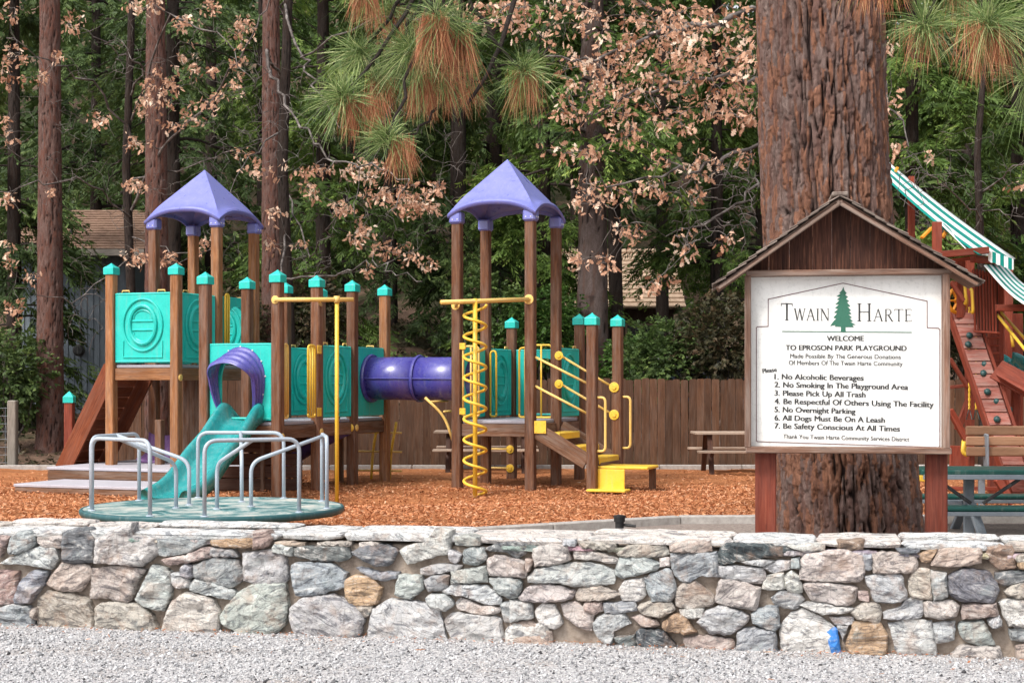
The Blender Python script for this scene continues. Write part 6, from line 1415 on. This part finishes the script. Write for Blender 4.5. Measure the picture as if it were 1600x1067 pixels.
oak('bare-twigged oak with scattered pale dead leaves over the middle of the play structure', 449, 30.5, .26,
    [([(449, 60, 31.6), (440, 0, 30.6), (470, 90, 28.6), (490, 130, 27.6), (530, 200, 26.8)], .05), ([(449, 130, 31.6), (415, 80, 29.6), (430, 130, 28.6), (462, 185, 27.6), (510, 245, 26.6), (560, 262, 26.1), (640, 280, 25.6)], .05),
     ([(449, 300, 31.6), (480, 400, 29.6), (522, 345, 27.6), (545, 318, 26.6)], .03), ([(449, 330, 31.6), (440, 440, 28.6), (520, 430, 27.6), (570, 412, 26.6), (605, 420, 26.2), (660, 440, 25.6)], .035),
     ([(562, 260, 26.1), (556, 330, 25.9), (560, 400, 25.8)], .012), ([(640, 280, 25.6), (605, 340, 25.6), (640, 372, 25.6), (680, 360, 25.6)], .014), ([(449, 200, 31.6), (380, 260, 29.6), (330, 330, 27.6)], .03),
     ([(470, 90, 28.6), (600, 20, 27.1), (720, 40, 26.1), (790, 30, 25.6)], .03)],
    [(440, 266, 45, 16, 8), (505, 268, 22, 10, 5), (575, 268, 40, 16, 19), (650, 300, 38, 18, 13), (648, 325, 42, 14, 17), (585, 308, 28, 12, 9), (537, 324, 15, 10, 8), (565, 366, 26, 18, 12), (598, 392, 24, 14, 8), (645, 400, 32, 18, 8), (428, 335, 10, 12, 3),
     (480, 298, 30, 14, 5), (760, 25, 40, 22, 14), (700, 10, 25, 12, 4), (595, 50, 14, 10, 4), (420, 380, 10, 10, 3), (467, 385, 9, 9, 2), (670, 415, 12, 10, 3), (615, 300, 18, 14, 6), (570, 425, 16, 10, 3), (690, 290, 12, 8, 2)],
    [(470, 190, 60, 90, 40), (400, 150, 40, 90, 22), (560, 330, 60, 50, 26), (360, 350, 40, 60, 24), (620, 360, 60, 40, 20), (480, 400, 50, 30, 18), (700, 280, 50, 90, 26), (600, 160, 70, 90, 26)], 27.2, 0.9, 32, size=.090)
oak('grey twiggy oak with sparse pale dead leaves in the upper left', 205, 30.8, .2,
    [([(205, 330, 30.8), (250, 235, 29.8), (330, 150, 28.8), (395, 60, 27.8), (430, -20, 27.8)], .05), ([(205, 220, 30.8), (150, 130, 29.8), (90, 105, 28.8), (10, 60, 27.8)], .04), ([(205, 150, 30.8), (225, 105, 29.3), (180, 74, 28.3), (128, 52, 27.8)], .035),
     ([(205, 280, 30.8), (300, 262, 29.8), (400, 225, 28.8)], .03), ([(205, 340, 30.8), (120, 280, 29.3), (40, 290, 28.3), (-20, 300, 27.8)], .03), ([(205, 190, 30.8), (260, 25, 28.8), (340, 50, 28.3), (400, 130, 27.8)], .035), ([(205, 370, 30.8), (290, 400, 28.8), (340, 390, 27.8)], .022), ([(205, 400, 30.8), (110, 470, 28.8), (20, 450, 27.8)], .02)],
    [(20, 105, 22, 38, 15), (15, 200, 16, 26, 5), (222, 8, 28, 12, 9), (285, 35, 28, 14, 7), (380, 52, 18, 24, 11), (250, 130, 28, 24, 15), (230, 165, 18, 18, 9), (155, 190, 18, 12, 5), (210, 222, 24, 10, 7), (285, 185, 36, 26, 11), (345, 150, 36, 26, 9),
     (300, 100, 44, 32, 8), (66, 118, 9, 10, 4), (92, 90, 8, 8, 3), (215, 290, 15, 8, 7), (10, 312, 14, 10, 5), (78, 300, 6, 5, 2), (258, 402, 20, 12, 8), (208, 402, 18, 14, 9), (330, 388, 18, 18, 7), (385, 245, 26, 26, 6), (14, 400, 12, 26, 6), (22, 480, 16, 24, 6), (48, 432, 12, 12, 3), (372, 100, 12, 18, 5), (120, 30, 20, 20, 6), (330, 10, 20, 10, 5), (12, 20, 14, 14, 4)],
    [(330, 130, 80, 100, 60), (200, 80, 60, 60, 26), (90, 150, 60, 60, 16), (300, 290, 70, 50, 30), (130, 240, 60, 50, 16), (380, 200, 50, 60, 30), (130, 460, 40, 100, 18), (60, 230, 60, 120, 24), (180, 340, 60, 60, 18)], 28.4, 0.9, 33, size=.090)
oak('bare thin dark tree with spreading twigs behind the play fort', 1535, 29, .16,
    [([(1535, 350, 29), (1480, 290, 28), (1430, 270, 27.5)], .03), ([(1535, 300, 29), (1590, 260, 28), (1640, 230, 27.5)], .03), ([(1535, 420, 29), (1470, 360, 28), (1440, 350, 27.5)], .025), ([(1535, 330, 29), (1600, 340, 28)], .02)],
    [(1590, 290, 14, 10, 2), (1450, 250, 10, 10, 2)], [(1480, 320, 70, 60, 46), (1580, 300, 40, 60, 26), (1500, 230, 60, 50, 18)], 28, .8, 34, zt=9)

# ---- the giant ponderosa with hanging boughs of long needles
BX = 2.77
gp = thing('giant_pine', 'giant pine with thick furrowed red-brown bark behind the park sign, long-needled boughs above', 'tree', (BX, 12.6, 0))
trunk('trunk', [(-.2, xat(1331, 12.6), 12.6, .63), (.25, xat(1330, 12.6), 12.6, .585), (1.0, xat(1322, 12.6), 12.6, .55), (2.2, xat(1300, 12.6), 12.6, .525), (3.4, xat(1288, 12.6), 12.6, .505), (4.9, xat(1281, 12.6), 12.6, .485), (7.5, xat(1275, 12.6), 12.6, .46)], MAT['bigbark'], gp, 320, .0130, (.066, .36), .058, 3)
def tuft(px, py, D, r_px, green, dead, axis=(0, 0, 1), seed=0, dd=(0, 0), dn=1.0):
    q = np.random.default_rng(seed); C = np.array(at(px, py, D)); L0 = r_px / FPX * D * .92; o = None
    def ribbons(n, base_sp, dirs, L, droop, w, mat, nm, parent, tone):
        P = C + base_sp; d = dirs / np.linalg.norm(dirs, axis=1, keepdims=True); s = np.cross(d, q.normal(0, 1, (n, 3))); s /= np.linalg.norm(s, axis=1, keepdims=True); V = []
        for u, ww in ((0.04, .8), (.36, 1), (.7, .9), (1, .25)):
            p = P + d * (L * u)[:, None]; p[:, 2] -= droop * (u ** 2) * L; V += [p - s * w * ww, p + s * w * ww]
        V = np.stack(V, 1); f = np.array([[0, 1, 3, 2], [2, 3, 5, 4], [4, 5, 7, 6]]); F = (f[None] + 8 * np.arange(n)[:, None, None]).reshape(-1, 4)
        return npmesh(nm, V.reshape(-1, 3), F, MAT[mat], parent, {'tone': np.repeat(np.clip(tone, 0, 1), 8)}, kind='stuff')
    if green:
        n = green; A = np.array(axis, float); A /= np.linalg.norm(A); d = q.normal(0, 1, (n, 3)); kc = q.normal(0, 1, (34, 3)); kc /= np.linalg.norm(kc, axis=1, keepdims=True); ki = q.integers(0, 34, n); kc = kc * q.uniform(.7, 1.1, (34, 1)); d = np.where(q.random((n, 1)) < .8, kc[ki] + q.normal(0, .16, (n, 3)), d / 2); d = d + A * .30
        o = ribbons(n, q.normal(0, .018, (n, 3)) - A * q.uniform(0, .05, n)[:, None], d, L0 * q.uniform(.7, 1.22, n), q.uniform(.02, .62, n), .0016, 'needle', 'needle_tuft', gp, q.normal(.5, .25, n))
        MB(Matrix.Translation(C)).lathe([(.006, -.03), (.014, -.01), (.016, .01), (.008, .03), (.002, .045)], (0, 0, 0), 8, tuple(A)).build('bud', MAT['redbark'], gp)
    if dead:
        n = dead; sp = q.normal(0, .02, (n, 3)); sp[:, 0] += q.uniform(-1, 1, n) * dd[0] / FPX * D; sp[:, 2] -= np.abs(q.normal(0, .03, n)); d = np.stack([q.normal(0, .15, n) + .22 * np.sin(sp[:, 0] * 55) + sp[:, 0] * .6, q.normal(0, .2, n), -np.ones(n)], -1)
        sp[:, 0] += dd[1] / FPX * D
        ribbons(n, sp, d, L0 * dn * q.uniform(.55, 1.15, n), q.uniform(0, .08, n), .0013, 'needledead', 'dead_needles', o or gp, q.normal(.45, .25, n))
    return C
TF = [(533, 148, 9.3, 66, 620, 420, (-.5, -.2, .6), (30, 32), 1.0), (560, 80, 9.8, 66, 460, 0, (-.5, 0, .5), (0, 0), 1), (606, 214, 9.2, 60, 460, 300, (-.1, -.3, .7), (14, 22), 1.0), (680, 22, 9.4, 80, 300, 430, (-.3, 0, .4), (20, -2), 1.1), (722, 46, 9.5, 78, 220, 360, (.3, 0, .3), (16, -2), 1.05),
      (640, 84, 9.6, 78, 620, 0, (-.4, -.2, -.1), (0, 0), 1), (690, 108, 9.7, 70, 160, 460, (0, 0, .4), (34, -4), 1.0), (560, -22, 9.6, 62, 260, 300, (-.3, 0, .5), (18, 10), .95), (612, 10, 10.0, 66, 380, 160, (0, 0, .4), (30, 0), 1.0), (655, 138, 9.9, 58, 200, 260, (-.1, -.2, .4), (26, 4), .8),
      (820, 108, 9.9, 70, 420, 240, (.1, -.2, .2), (18, 0), 1.05), (737, 128, 10.1, 44, 120, 130, (0, 0, .3), (12, 0), .9), (590, 118, 9.9, 60, 300, 200, (.3, 0, .2), (20, 6), .95),
      (1445, 36, 9.6, 72, 480, 130, (0, -.2, .4), (30, -10), 1.0), (1545, 34, 8.9, 92, 640, 420, (.1, -.4, .3), (34, -2), 1.0), (1362, -40, 9.9, 66, 120, 260, (0, 0, .3), (34, 4), 1.0), (1610, 120, 9.6, 80, 420, 0, (.1, -.2, .2), (0, 0), 1), (1500, -30, 9.7, 72, 400, 60, (0, 0, .3), (20, 0), 1), (1640, -10, 9.3, 80, 300, 100, (0, 0, .3), (20, 0), 1)]
cs = [tuft(*t_[:4], int(t_[4] * .72), int(t_[5] * .9), t_[6], 100 + k, t_[7], t_[8]) for k, t_ in enumerate(TF)]
top = np.array((2.55, 12.3, 5.9)); hubL = np.array(at(690, -90, 9.9)); hubR = np.array(at(1500, -110, 9.6))
def bough(a, b, r0, r1, sag, sd):
    q = np.random.default_rng(sd); k = 9; u = np.linspace(0, 1, k)[:, None]; P = np.array(a) * (1 - u) + np.array(b) * u; P[:, 2:] += sag * 4 * u * (1 - u); P[1:-1] += q.normal(0, .015, (k - 2, 3)); return ([tuple(p) for p in P], list(np.linspace(r0, r1, k)))
segs = [bough(top, hubL, .05, .022, .25, 1), bough(top, hubR, .05, .022, .2, 2)]
for k, c in enumerate(cs):
    hub = hubL if TF[k][0] < 1000 else hubR; segs.append(bough(hub + (c - hub) * .03, c, .016, .009, -.04 if k % 2 else -.1, 10 + k))
segs.append(bough(at(720, -60, 9.9), at(716, 120, 9.9), .02, .012, .0, 50)); segs.append(bough(at(716, 120, 9.9), at(640, 212, 9.4), .011, .007, -.05, 51)); segs.append(bough(at(820, -40, 10.2), at(716, 190, 9.8), .018, .010, -.10, 52))
limbs(segs, 'bough', MAT['darkbark'], gp, 6)
bpy.context.view_layer.update()

# fallen oak leaves on the wood chips and gravel
q = np.random.default_rng(5); n = 420; y = q.uniform(12, 28, n); x = q.uniform(-.34, .34, n) * y; ok = ~in_dirt(x, y); x, y = x[ok], y[ok]
C = np.stack([x, y, mulch_z(x, y) + .03], -1); xg = q.uniform(-3, 3, 14); C = np.concatenate([C, np.stack([xg, 9.8 - .1979 * xg - q.uniform(.08, 1.2, 14), np.full(14, .03)], -1)])
V, F, tn = leaves(C, q, .07, per=(1, 2), spread=.002); V = V.reshape(-1, 16, 3); c_ = C[:, None]; Vr = V - c_; Vr[:, :, 2] *= .18; V = (c_ + Vr).reshape(-1, 3)
o = npmesh('fallen_leaves', V, F, MAT['oakleaf'], attrs={'tone': tn}, kind='stuff'); tag(o, 'dry fallen leaves scattered on the wood chips', 'leaves')
